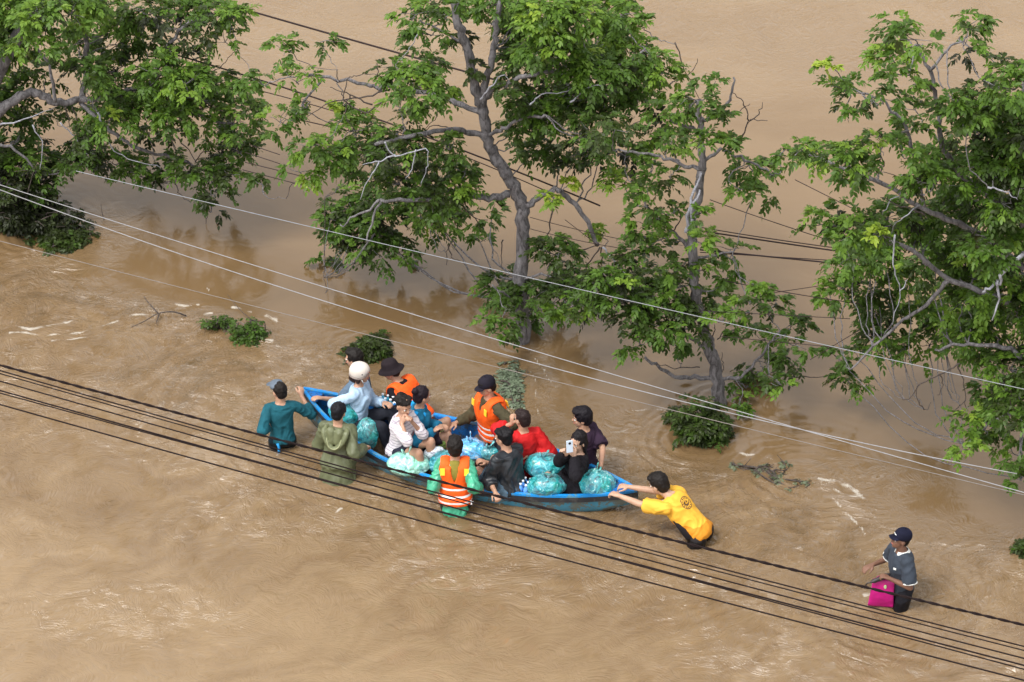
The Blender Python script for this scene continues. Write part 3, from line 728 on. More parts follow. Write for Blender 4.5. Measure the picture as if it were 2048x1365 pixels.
# 4 bucket hat
p = Person('man in black bucket hat and plain orange vest bending over the far gunwale', (781, 742, .66), yaw=52, lean=38, hyaw=28, hpitch=-18,
  hL=H_(772, 806, .36, pole=(-.4, -.7, -.6), curl=40), hR=H_(758, 800, .36, pole=(.5, -.6, -.5)))
p.shirt(fabric((.010, .008, .012)), .95, .016, .02, amp=.008); p.pants(fabric((.015, .015, .02)), 1); p.hair('short', seed=5)
p.vest(V_=(), bands=(-.05,), patches=False)
m = MB(); an = np.linspace(0, 2*math.pi, 26, endpoint=False)
rr = [np.array([p.hp(.085*q*math.cos(a), -.015+.10*q*math.sin(a), z+.006*math.sin(3*a)*(q > 1.3)) for a in an]) for z, q in ((.018, 1.62), (.012, 1.64), (.050, 1.14), (.058, 1.08), (.11, .98), (.138, .82), (.142, .3))]
m.loft(rr); p.part(m, 'bucket_hat', fabric((.014, .009, .012)))
m = MB(); m.ell(p.arm['L'][1]*.45+p.arm['L'][0]*.55+nrm(np.array([0, -1, .4]))*.062, (.034, .012, .036), np.stack([[1, 0, 0], nrm([0, 1, -.4]), nrm([0, .4, 1])], 1)); a_ = p.part(m, 'sleeve_badge', fabric((.75, .78, .8)))
m = MB(); m.ell(p.arm['L'][1]*.45+p.arm['L'][0]*.55+nrm(np.array([0, -1, .4]))*.072, (.018, .007, .02), np.stack([[1, 0, 0], nrm([0, 1, -.4]), nrm([0, .4, 1])], 1)); p.part(m, 'badge_mark', fabric((.02, .18, .5)), parent=a_)
# 5 olive raincoat
p = Person('person in olive green hooded raincoat and black beanie standing beside the boat', (677, 824, .84), yaw=-14, lean=4, hyaw=-6, hpitch=-6, scale=.96,
  hR=H_(728, 896, .36, pole=(.35, -.6, -1), curl=50), hL=H_(650, 868, .36, pole=(-.3, -.7, -1), curl=40))
ol = shiny((.090, .102, .050), .55, .12, 22, .5, 'raincoat')
co = p.shirt(ol, .97, .024, .022, -.50, 'raincoat', .99, amp=.014, fr=6, seed=7, flare=.12); p.pants(fabric((.05, .055, .03)), 1); p.hair('beanie', (.006, .006, .010), seed=6)
m = MB(); u, fz, ur = p.sr, p.sf, p.up
cc = p.tc(.93)-fz*.10
m.tube(spline([cc+u*.10+fz*.10+ur*.02, cc+u*.135-fz*.01-ur*.01, cc+u*.10-fz*.055-ur*.11, cc-fz*.075-ur*.20, cc-u*.10-fz*.055-ur*.11, cc-u*.135-fz*.01-ur*.01, cc-u*.10+fz*.10+ur*.02], 5), .030, 10, rnd=True)
m.tube([cc+u*.05-fz*.02-ur*.0, cc+u*.03-fz*.045-ur*.12], [.055, .04], 10, rnd=True); m.tube([cc-u*.05-fz*.02-ur*.0, cc-u*.03-fz*.045-ur*.12], [.055, .04], 10, rnd=True)
V, F = remesh(m, .008); V = wrinkle(lap(V, F, 4), F, .006, 12, 3); hd = mk('hood', V-p.base, F, shiny((.125, .14, .07), .5, .1, 22, .4, 'hood cloth'), co)
m = MB(); m.tube(spline([cc+u*.085-fz*.070-ur*.08, cc+u*.06-fz*.095-ur*.155, cc-fz*.108-ur*.185, cc-u*.06-fz*.095-ur*.155, cc-u*.085-fz*.070-ur*.08], 4), .009, 6, rnd=True); p.part(m, 'hood_edge', fabric((.26, .28, .16)), parent=hd)
# 6 striped shirt woman
def striped():
    q = NT('striped knit'); o = q.obj(); sx = q.node('ShaderNodeSeparateXYZ'); q.L(o, sx.inputs[0])
    f = q.math('FRACT', q.math('MULTIPLY', q.math('ADD', sx.outputs[2], q.math('MULTIPLY', q.noise(o, 5, 2), .03)), 26.0))
    q.set(Base_Color=q.mix(q.math('LESS_THAN', f, .24), (.62, .58, .62), (.34, .31, .37)), Roughness=.85, Normal=q.bump(q.noise(o, 60, 3), .4, .004)); return q.mat
p = Person('woman in white striped top with bare knees, hands raised to her mouth', (808, 812, .88), yaw=-128, lean=6, fem=True, scale=1.05, hyaw=-18, hpitch=-14, legs='sit', feet=[(-.10, .38, -.20), (.08, .42, -.22)], knee=[(-.1, .3, 1), (.1, .3, 1)],
  hR=H_(803, 846, .72, pole=(.8, -.1, -.9), dir=(-.5, .3, .9), palm=(-1, .1, 0), curl=55), hL=H_(822, 842, .74, pole=(-.8, -.1, -.9), dir=(.4, .2, .9), palm=(1, .1, 0), curl=55))
p.shirt(striped(), .72, .018, .014, -.10, 'top', .98, amp=.009, fr=9, seed=9); p.pants(fabric((.018, .02, .035)), .30, .016, 'shorts', skirt=True); p.hair('mop', seed=8, vol=-.004)
m = MB(); m.tube([p.tor(.92, -28, .03), p.tor(.6, -10, .03), p.tor(.4, 12, .035)], .005, 6); p.part(m, 'strap', fabric((.35, .15, .17)))
# 7 teal jacket with bun
p = Person('person with hair bun and blue jacket seated just beyond the woman in stripes', (845, 792, .84), yaw=-92, lean=6, fem=True, scale=1.02, hyaw=25, hpitch=-10, legs='sit', feet=[(-.12, .34, -.20), (.06, .40, -.22)], knee=[(-.15, .3, 1), (.1, .3, 1)],
  hR=H_(868, 862, .50, pole=(.5, -.4, -1), curl=45), hL=H_(880, 852, .46, pole=(-.5, -.4, -1), curl=45))
p.shirt(fabric((.010, .13, .24)), 1.0, .022, .018, -.10, 'jacket', amp=.010, fr=8, seed=11); p.pants(fabric((.03, .02, .03)), .4, .016, 'shorts'); p.hair('bun', (.014, .008, .014), seed=9, vol=.006)
m = MB(); u, fz, ur = p.sr, p.sf, p.up; cc = p.tc(.95)-fz*.05
m.tube(spline([cc+u*.085+fz*.10-ur*.02, cc+u*.12-fz*.01, cc+u*.08-fz*.08-ur*.05, cc-fz*.10-ur*.08, cc-u*.08-fz*.08-ur*.05, cc-u*.12-fz*.01, cc-u*.085+fz*.10-ur*.02], 4), .032, 10, rnd=True); p.part(m, 'hood', fabric((.02, .36, .80)))
# 8 orange vest with cap, far side
p = Person('man in black cap, olive jacket and orange vest standing at the far side', (973, 774, .80), yaw=118, lean=6, hyaw=-6, hpitch=-16, shyaw=4,
  hR=H_(912, 846, .34, pole=(.3, -.5, -1), curl=50), hL=H_(1008, 852, .34, pole=(-.8, -.3, -.6), curl=40))
p.shirt(fabric((.060, .052, .028)), .98, .018, .018, -.12, 'jacket', amp=.012, fr=8, seed=12); p.pants(fabric((.02, .02, .02)), 1); p.hair('short', seed=10); p.vest(bands=(.02, .17, .32), off=.028); p.cap(fabric((.012, .010, .018)))
# 9 red shirt
p = Person('person in a bright red shirt seated in the boat, hand raised to the face', (1044, 838, .84), yaw=22, lean=4, hyaw=20, hpitch=-8, legs='sit', feet=[(-.1, .4, -.2), (.1, .4, -.2)],
  hL=H_(1024, 848, .74, pole=(-.7, .3, -1), dir=(0, .1, 1), palm=(1, .2, 0), curl=50), hR=H_(1058, 908, .42, pole=(.5, -.5, -1), curl=50))
p.shirt(fabric((.50, .012, .014), .7), .85, .024, .020, -.12, 'shirt', amp=.012, fr=8, seed=13); p.pants(fabric((.02, .02, .03)), 1); p.hair('short', (.022, .012, .012), seed=11, vol=-.003)
# 10 black jacket
p = Person('person in shiny black jacket with bare knees, hand on the near gunwale', (1006, 876, .80), yaw=48, lean=12, hyaw=14, hpitch=-10, legs='sit', feet=[(-.16, .34, -.20), (.05, .42, -.20)], knee=[(-.2, .3, 1), (.1, .3, 1)],
  hL=H_(991, 986, .31, pole=(-.5, -.2, -1), curl=55), hR=H_(972, 925, .50, pole=(.4, -.2, -1), curl=50))
p.shirt(shiny((.014, .018, .024), .38, .2, 20, .4, 'black nylon'), .78, .030, .024, -.04, 'jacket', amp=.014, fr=7, seed=14); p.pants(fabric((.06, .10, .14)), .45, .024, 'shorts', top=.14); p.hair('mop', (.008, .007, .009), seed=12)
# 11 orange vest near side
p = Person('person in orange vest over a thin green raincoat, standing, back turned', (910, 894, .82), yaw=-2, lean=5, hyaw=4, hpitch=-5, scale=.98,
  hL=H_(868, 958, .34, pole=(-.35, -.6, -1), curl=50), hR=H_(958, 976, .32, pole=(.4, -.6, -1), curl=50))
gr = shiny((.045, .32, .19), .3, .35, 16, .8, 'thin green plastic')
p.shirt(gr, .97, .018, .026, -.40, 'raincoat', .98, amp=.014, fr=9, seed=15, flare=.05); p.pants(fabric((.02, .05, .04)), 1); p.hair('short', seed=13, vol=.010); p.vest(bands=(.02, .17, .36), V_=('back',), off=.026)
m = MB(); m.tube(spline([p.tor(.56, 180, .034), p.tor(.74, 180, .034), p.tc(.98)-p.sf*.08, p.tc(1.02)-p.sf*.06], 4), [.012, .022, .032, .042, .05, .056, .06, .062, .062, .062, .06, .058, .054], 12, flat=(p.sr, .35)); p.part(m, 'collar_cloth', fabric((.20, .17, .03)))
m = MB(); m.tube(spline([p.tor(.03, 118, .06), p.tor(-.03, 122, .085), p.tor(-.09, 112, .075)], 4), .008, 6); m.tube(spline([p.tor(.03, 118, .06), p.tor(-.05, 104, .09)], 4), .007, 6); p.part(m, 'strap_end', fabric((.7, .7, .72)))
# 12 dark purple shirt
p = Person('man in dark purple shirt standing behind the woman with the phone', (1163, 836, .79), yaw=58, lean=4, hyaw=34, hpitch=-6, scale=1.02,
  hL=H_(1150, 905, .4, pole=(-.5, -.3, -1)), hR=H_(1202, 932, .36, pole=(.9, -.6, -.2), dir=(.2, .1, -1), curl=35, palm=(-1, 0, 0)))
p.shirt(fabric((.030, .016, .034)), .50, .022, .02, -.16, 'shirt', amp=.010, fr=8, seed=16); p.pants(fabric((.015, .012, .02)), 1); p.hair('short', (.008, .006, .010), seed=14, vol=.012)
# 13 phone woman
p = Person('woman in a black dress seated in the boat holding up a phone', (1156, 884, .79), yaw=100, lean=0, fem=True, scale=1.06, hyaw=38, hpitch=-6, legs='sit', feet=[(.08, .28, -.2), (.2, .34, -.2)], knee=[(-.1, .3, 1), (.1, .3, 1)],
  hR=H_(1134, 908, .76, pole=(.9, -.1, -.8), dir=(-.1, .5, .9), palm=(-1, .4, 0), curl=45), hL=H_(1149, 912, .74, pole=(-.7, -.1, -.9), dir=(.1, .5, .9), palm=(1, .4, 0), curl=45), sk=(.50, .32, .23))
bk = fabric((.007, .006, .009))
p.shirt(bk, .95, .022, .020, -.12, 'dress', .98, amp=.009, fr=8, seed=17); p.pants(bk, .34, .026, 'skirt', skirt=True); p.hair('long', (.008, .006, .008), seed=15, vol=.004)
HPHONE = p
# 14 yellow shirt, bent forward pushing
def yellow(p):
    q = NT('wet yellow cotton'); o = q.obj(); sx = q.node('ShaderNodeSeparateXYZ'); q.L(o, sx.inputs[0])
    c = p.tor(.70, 180, .02)-p.base
    def dot(v, off=0.0):
        n = q.node('ShaderNodeVectorMath'); n.operation = 'DOT_PRODUCT'; q.L(o, n.inputs[0]); n.inputs[1].default_value = tuple(v)
        return q.math('SUBTRACT', n.outputs['Value'], float(np.dot(c, v))+off)
    a, b, d = dot(p.sr), dot(p.up), dot(p.sf)
    r = q.math('SQRT', q.math('ADD', q.math('MULTIPLY', a, a), q.math('MULTIPLY', b, b)))
    def band(v, lo, hi): return q.math('MULTIPLY', q.math('GREATER_THAN', v, lo), q.math('LESS_THAN', v, hi))
    ang = q.math('ARCTAN2', a, b)
    tick = q.math('GREATER_THAN', q.math('SINE', q.math('MULTIPLY', ang, 13.0)), -.15)
    ring = q.math('MAXIMUM', band(r, .070, .080), q.math('MULTIPLY', band(r, .048, .066), tick))
    a2 = q.math('SUBTRACT', a, .010); b2 = q.math('SUBTRACT', b, .012)
    r2 = q.math('SQRT', q.math('ADD', q.math('MULTIPLY', a2, a2), q.math('MULTIPLY', b2, b2)))
    cres = q.math('MULTIPLY', q.math('LESS_THAN', r, .040), q.math('GREATER_THAN', r2, .027))
    dotm = q.math('LESS_THAN', r2, .013)
    mk_ = q.math('MULTIPLY', q.math('MAXIMUM', q.math('MAXIMUM', ring, cres), dotm), q.math('LESS_THAN', d, .02))
    wet = q.math('LESS_THAN', q.math('ADD', sx.outputs[2], q.math('MULTIPLY', q.noise(o, 7, 3), .10)), .30)
    base = q.mix(wet, (.74, .40, .035), (.58, .22, .006))
    q.set(Base_Color=q.mix(mk_, base, (.10, .05, .02)), Roughness=.75, Normal=q.bump(q.noise(o, 50, 3), .4, .004)); return q.mat
p = Person('man in yellow shirt with round emblem, bent forward pushing the boat from the right', (1317, 969, .58), yaw=60, lean=48, hyaw=-4, hpitch=-26, scale=1.1, shyaw=0,
  hL=H_(1231, 990, .40, pole=(-.3, -.3, -1), curl=50), hR=H_(1256, 974, .42, pole=(.5, 0, -.8), curl=45), sk=(.46, .28, .19))
p.shirt(yellow(p), .46, .020, .024, -.12, 'shirt', amp=.009, fr=7, seed=18); p.pants(fabric((.018, .016, .018)), 1, .02); p.hair('short', seed=16, vol=.006)
m = MB(); m.tube([p.tor(.62, -78, .012), p.tor(.30, -78, .022), p.tor(-.04, -78, .026)], [.02, .045, .05], 10, flat=(p.sf, .35)); p.part(m, 'side_panel', fabric((.012, .010, .012)))
# 15 man in grey polo, with bag
DK = (.17, .085, .055)
p = Person('man in navy cap and grey polo shirt wading alone with one arm out', (1801, 1079, .86), yaw=112, lean=3, hyaw=-8, hpitch=12, scale=.98,
  hR=dict(to=atY(1746, 1130, at(1801, 1080, .86)[1]+.14), pole=(.5, -.2, -.8), dir=(-.15, 1, -.1), curl=25), hL=dict(to=atY(1780, 1158, at(1801, 1079, .86)[1]-.20), pole=(-.5, -1, -.3), curl=60, palm=(0, 0, -1)), sk=DK)
def polo():
    q = NT('grey pique'); o = q.obj(); sx = q.node('ShaderNodeSeparateXYZ'); q.L(o, sx.inputs[0])
    wet = q.math('LESS_THAN', q.math('ADD', sx.outputs[2], q.math('MULTIPLY', q.noise(o, 9, 3), .06)), .13)
    b = q.ramp(q.noise(o, 12, 5), [(.3, (.018, .026, .040)), (.7, (.032, .044, .064))])
    q.set(Base_Color=q.mix(wet, b, (.035, .035, .04)), Roughness=.85, Normal=q.bump(q.noise(o, 80, 2), .4, .003)); return q.mat
p.shirt(polo(), .44, .020, .020, -.16, 'polo_shirt', .97, amp=.009, fr=7, seed=19); p.pants(fabric((.010, .010, .014)), 1, .02, seed=5); p.hair('short', seed=17, vol=-.006)
p.cap(fabric((.006, .007, .022)))
wt = fabric((.72, .74, .72))
m = MB()
for sd_ in 'LR':
    S0, q_, r_ = p.cf[sd_]; d_ = nrm(q_-S0); m = MB(); m.tube([q_-d_*.010, q_+d_*.004], r_-.002, 20); p.part(m, 'sleeve_trim', wt, smooth=False)
m = MB(); n = 24; rr = []
for j in range(n+1):
    a = R(20+320*j/n); e1 = p.sf*math.cos(a)+p.sr*math.sin(a)
    rr.append(np.array([p.tc(.93)-p.sf*.012+e1*.092+p.up*.004, p.tc(.93)-p.sf*.012+e1*.098, p.tc(1.04)-p.sf*.008+e1*.070+p.up*.0, p.tc(1.04)-p.sf*.008+e1*.064]))
m.loft(rr); p.part(m, 'collar', wt, smooth=False)
m = MB(); c = p.tor(.72, -28, .040); nn = nrm(c-p.tc(.72)); zz = nrm(np.cross(p.sr, nn)); m.box(c, (.016, .012, .003), np.stack([np.cross(zz, nn), zz, nn], 1)); p.part(m, 'chest_mark', wt, smooth=False)
m = MB(); m.tube([p.hp(-.028, .076, .072), p.hp(-.012, .084, .070), p.hp(.010, .084, .076), p.hp(.026, .078, .072)], .005, 6); p.part(m, 'cap_mark', wt)
HB = p
# ------------------------------------------------------------ things held
c = (HPHONE.arm['R'][2]+HPHONE.arm['L'][2])/2+np.array([0, -.02, .085]); f = HPHONE.f
m = MB(); fx = nrm(np.array([.96, .28, 0])); f = np.array([-.28, .96, 0]); cx = nrm(np.array([0, 0, 1.0])+f*.12); M3 = np.stack([fx, np.cross(cx, fx), cx], 1); c = at(1139, 893, c[2]+.01)-CF*.11
t = empty('mobile_phone', c, 'small white phone held up by the woman in black', 'phone')
m.box(c, (.038, .005, .076), M3, 0, .003); m.build('phone_case', shiny((.55, .66, .80), .25, .05, 5, .05, 'phone shell'), t, False, c)
m = MB(); nn = M3[:, 1] if M3[1, 1] < 0 else -M3[:, 1]
m.ell(c+nn*.006+cx*.042+fx*.0, (.016, .004, .016), M3); m.build('camera_lens', shiny((.01, .01, .012), .15), t, True, c)
# magenta bag
hp0 = HB.arm['L'][2]; tc_ = at(1768, 1163, .42); bcn = at(1766, 1187, .19)
t = empty('shopping_bag', (bcn[0], bcn[1], bcn[2]-.17), 'flat magenta bag hanging from the hand of the man in the grey polo', 'bag')
bx = nrm(np.array([1, -.12, 0])); bz_ = np.array([0, 0, 1.0]); by_ = np.cross(bz_, bx); O2 = np.array(t.location)
m = MB(); rings = []
for u in np.linspace(0, 1, 16):
    w = .140-.024*u; th = .045*math.sin(math.pi*min(.95, u*.8+.1))+.006; z = -.17+.355*u
    an = np.arange(32)/32*2*math.pi; e = .45
    rings.append(np.array([bcn+bx*(np.sign(math.cos(a))*abs(math.cos(a))**e*w-.018*(1-u))+by_*(np.sign(math.sin(a))*abs(math.sin(a))**e*th)+bz_*(z+.010*math.cos(a*1)*0) for a in an]))
m.loft(rings); V = np.concatenate(m.v); V = V+by_*(perlin(V*14)*.010)[:, None]
m.v = [V]; m.build('bag_body', shiny((.42, .004, .16), .5, .15, 14, .5, 'magenta cloth'), t, True, O2)
m = MB(); m.tube(spline([bcn+bx*.09+bz_*.18, bcn+bx*.05+bz_*.225, bcn-bx*.05+bz_*.225, bcn-bx*.09+bz_*.18], 5), .008, 6); m.build('handle', shiny((.45, .006, .17)), t, True, O2)
m = MB(); m.ell(bcn-by_*.045+bz_*.12+bx*.02, (.016, .008, .028), np.stack([bx, by_, bz_], 1)); m.build('tag', shiny((.45, .6, .3)), t, True, O2)
bz2 = at(1750, 1160, .41); um = empty('folded_umbrella', bz2, 'small dark folded umbrella held above the magenta bag', 'umbrella')
m = MB(); a0 = at(1742, 1165, .38); a1 = at(1778, 1150, .44); m.tube([a0+(a1-a0)*t_ for t_ in np.linspace(0, 1, 7)], [.012, .026, .024, .030, .028, .032, .02], 10, rnd=True); m.build('cloth', shiny((.015, .012, .012), .5), um, True, bz2)
m = MB(); m.tube(spline([a0, a0+[-.04, 0, -.015], a0+[-.055, 0, -.045], a0+[-.035, 0, -.06]], 3), .008, 6); m.build('handle', shiny((.02, .015, .012)), um, True, bz2)

# ------------------------------------------------------------ plastic bags
def plastic(c, hi=(.62, .85, .80), name='plastic', sc=7.0, seed=0.0):
    q = NT(name); o = q.obj(); mp_ = q.node('ShaderNodeMapping'); mp_.inputs['Location'].default_value = (seed, seed*.7, 0); q.L(o, mp_.inputs[0]); o = mp_.outputs[0]
    n = q.noise(o, sc, 4, .6, 2.6); v = q.node('ShaderNodeTexVoronoi'); v.inputs['Scale'].default_value = sc*1.4; q.L(q.node('ShaderNodeTexCoord').outputs['Object'], v.inputs['Vector'])
    colr = q.ramp(n, [(.30, mcol(c, .22)), (.44, mcol(c, .8)), (.58, mcol(c, 1.5)), (.71, hi)])  # pale end of the ramp paints crumple highlights into the bag colour
    colr = q.mix(.14, colr, q.mix(.5, v.outputs['Color'], c, 'MULTIPLY'), 'SCREEN')
    q.set(Base_Color=colr, Roughness=.22, Normal=q.bump(q.noise(o, sc*2.2, 5, .62, 1.5), .6, .025))
    q.b.inputs['Coat Weight'].default_value = .5; q.b.inputs['Coat Roughness'].default_value = .12
    return q.mat
def bag(px, py, z, rx, rz, c, hi, label, seed, ry=None, knot=True):
    C0 = at(px, py, z); ry = ry or rx*.85
    t = empty('plastic_bag', (C0[0], C0[1], C0[2]-rz*.9), label, 'plastic bag', 'filled plastic bags in the boat')
    O3 = np.array(t.location); m = MB(); m.ell((0, 0, 0), (1, 1, 1), None, 56, 40); V = m.v[0]; N = V.copy()
    P = V*np.array([rx, ry, rz])*np.array([9, 9, 7])+seed*3.1
    w = fbm(P*.35, 2); P2 = P+w[:, None]*1.5
    h = .10*perlin(P*.45)+.13*(.3-np.abs(perlin(P2)))+.06*(.3-np.abs(perlin(P2*2.2)))
    V = V*np.array([rx, ry, rz])*(1+h)[:, None]
    V[:, 2] = np.maximum(V[:, 2], -rz*.9)
    ml = plastic(c, hi, 'plastic', 7.5, seed)
    V[:, 0] *= 1+.18*math.sin(seed*9); V[:, 0] += V[:, 2]*.25*math.sin(seed*23); V[:, 1] += V[:, 2]*.25*math.cos(seed*17)
    mk('bag_body', V+C0-O3, m.f, ml, t)
    if int(px) % 3:
        K = C0+np.array([rz*.25*math.sin(seed*23), rz*.25*math.cos(seed*17)-.01, rz*.96]); m = MB(); m.ell(K, (.028, .026, .03), None, 10, 8)
        for a in (random.uniform(0, 3), random.uniform(3, 6)):
            d = np.array([math.cos(a), math.sin(a), 1.1]); m.tube(spline([K, K+d*.03, K+d*.055+[0, 0, .005], K+d*.075], 3), [.012]*3+[.02]*3+[.034, .03, .026, .01][:4], 8, flat=((0, 1, 0), .3))
        m.build('knot', ml, t, True, O3)
T1 = (.018, .27, .31); T2 = (.50, .85, .84)
for a in [
 (690, 826, .40, .215, .16, T1, T2, 'teal bag behind the olive raincoat person at the left end'), (735, 868, .30, .150, .19, (.015, .24, .26), T2, 'tall teal bag between the olive raincoat and the woman in stripes'),
 (818, 928, .24, .205, .13, (.22, .55, .45), (.85, .95, .92), 'pale green and white bag in front of the woman in stripes'), (888, 926, .26, .17, .14, (.012, .20, .25), T2, 'teal bag left of the head of the vest wearer with back turned'),
 (870, 908, .26, .11, .10, (.55, .62, .75), (.9, .9, .95), 'small white bag beside the bare knees'), (884, 880, .28, .10, .11, (.20, .30, .06), (.5, .6, .3), 'small olive green bag beyond the bare knees'),
 (944, 900, .28, .19, .13, (.06, .34, .62), (.8, .88, .95), 'clear blue bag in the middle of the boat'), (980, 908, .26, .12, .11, (.03, .27, .32), T2, 'small green bag squeezed against the black jacket'),
 (1090, 932, .34, .20, .15, T1, T2, 'large teal bag left of the woman with the phone'), (1122, 918, .34, .09, .08, (.01, .24, .28), T2, 'smallest teal bag, by the elbow of the woman with the phone'),
 (1094, 972, .26, .20, .15, (.014, .23, .26), T2, 'teal bag at the near edge below the large one'), (1196, 969, .30, .175, .16, (.014, .25, .28), (.7, .92, .85), 'round teal bag alone near the right end'),
]:
    bag(*a, seed=a[0]*.013)
# bottle packs
def pack(px, py, z, nx, ny, label, c):
    C0 = at(px, py, z); t = empty('bottle_pack', C0, label, 'bottles'); O3 = np.array(C0); mm = shiny(c, .2, .3, 20, .3, 'water bottle'); wc = shiny((.75, .8, .85), .3)
    for i in range(nx):
        for j in range(ny):
            b = C0+ax*(i-(nx-1)/2)*.066+ay*(j-(ny-1)/2)*.066; m = MB(); an = np.arange(12)/12*2*math.pi
            m.loft([np.stack([b[0]+np.cos(an)*r_, b[1]+np.sin(an)*r_, np.full(12, b[2]+h)], 1) for r_, h in ((.028, 0), (.032, .01), (.032, .06), (.029, .065), (.032, .07), (.032, .13), (.026, .155), (.013, .175), (.013, .185))])
            o = m.build('bottle', mm, t, True, O3); m = MB(); m.tube([b+[0, 0, .183], b+[0, 0, .202]], .015, 10); m.build('bottle_cap', wc, o, True, O3)
pack(1046, 990, .10, 3, 3, 'pack of small blue water bottles between the black jacket and the teal bags', (.10, .30, .70))
pack(774, 822, .30, 3, 2, 'small pack of blue and white bottles beside the black sleeve', (.06, .40, .60))
# ------------------------------------------------------------ trees
def barkm(c, c2, name):
    q = NT(name); o = q.obj(); mp_ = q.node('ShaderNodeMapping'); mp_.inputs['Scale'].default_value = (1, 1, .35); q.L(o, mp_.inputs[0])
    n = q.noise(mp_.outputs[0], 22, 6, .65, .8)
    q.set(Base_Color=q.ramp(n, [(.35, c), (.62, c2)]), Roughness=.9, Normal=q.bump(n, .8, .02)); return q.mat
bark = barkm((.05, .046, .048), (.20, .19, .20), 'bark'); pale = barkm((.16, .16, .18), (.36, .37, .42), 'pale bark'); darkb = barkm((.03, .022, .02), (.09, .07, .06), 'dark twig')
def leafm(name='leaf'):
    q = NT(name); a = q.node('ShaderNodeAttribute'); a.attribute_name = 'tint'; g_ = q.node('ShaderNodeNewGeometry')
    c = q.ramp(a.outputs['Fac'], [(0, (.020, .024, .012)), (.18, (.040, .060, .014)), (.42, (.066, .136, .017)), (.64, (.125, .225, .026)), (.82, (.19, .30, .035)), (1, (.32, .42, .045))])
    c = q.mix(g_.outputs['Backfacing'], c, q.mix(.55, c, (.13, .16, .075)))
    q.set(Base_Color=c, Roughness=.45)
    q.b.inputs['Specular IOR Level'].default_value = .28
    tr = q.node('ShaderNodeBsdfTranslucent'); q.L(q.mix(1.0, c, (.9, 1.0, .35), 'MULTIPLY'), tr.inputs['Color'])
    ms = q.node('ShaderNodeMixShader'); ms.inputs[0].default_value = .38; q.L(q.b.outputs[0], ms.inputs[1]); q.L(tr.outputs[0], ms.inputs[2]); q.L(ms.outputs[0], q.n['Material Output'].inputs[0]); return q.mat
leafmat = leafm()
def dirn(n): v = rng.normal(size=(n, 3)); return v/np.linalg.norm(v, axis=1)[:, None]
def nv(v): return v/(np.linalg.norm(v, axis=1)[:, None]+1e-9)
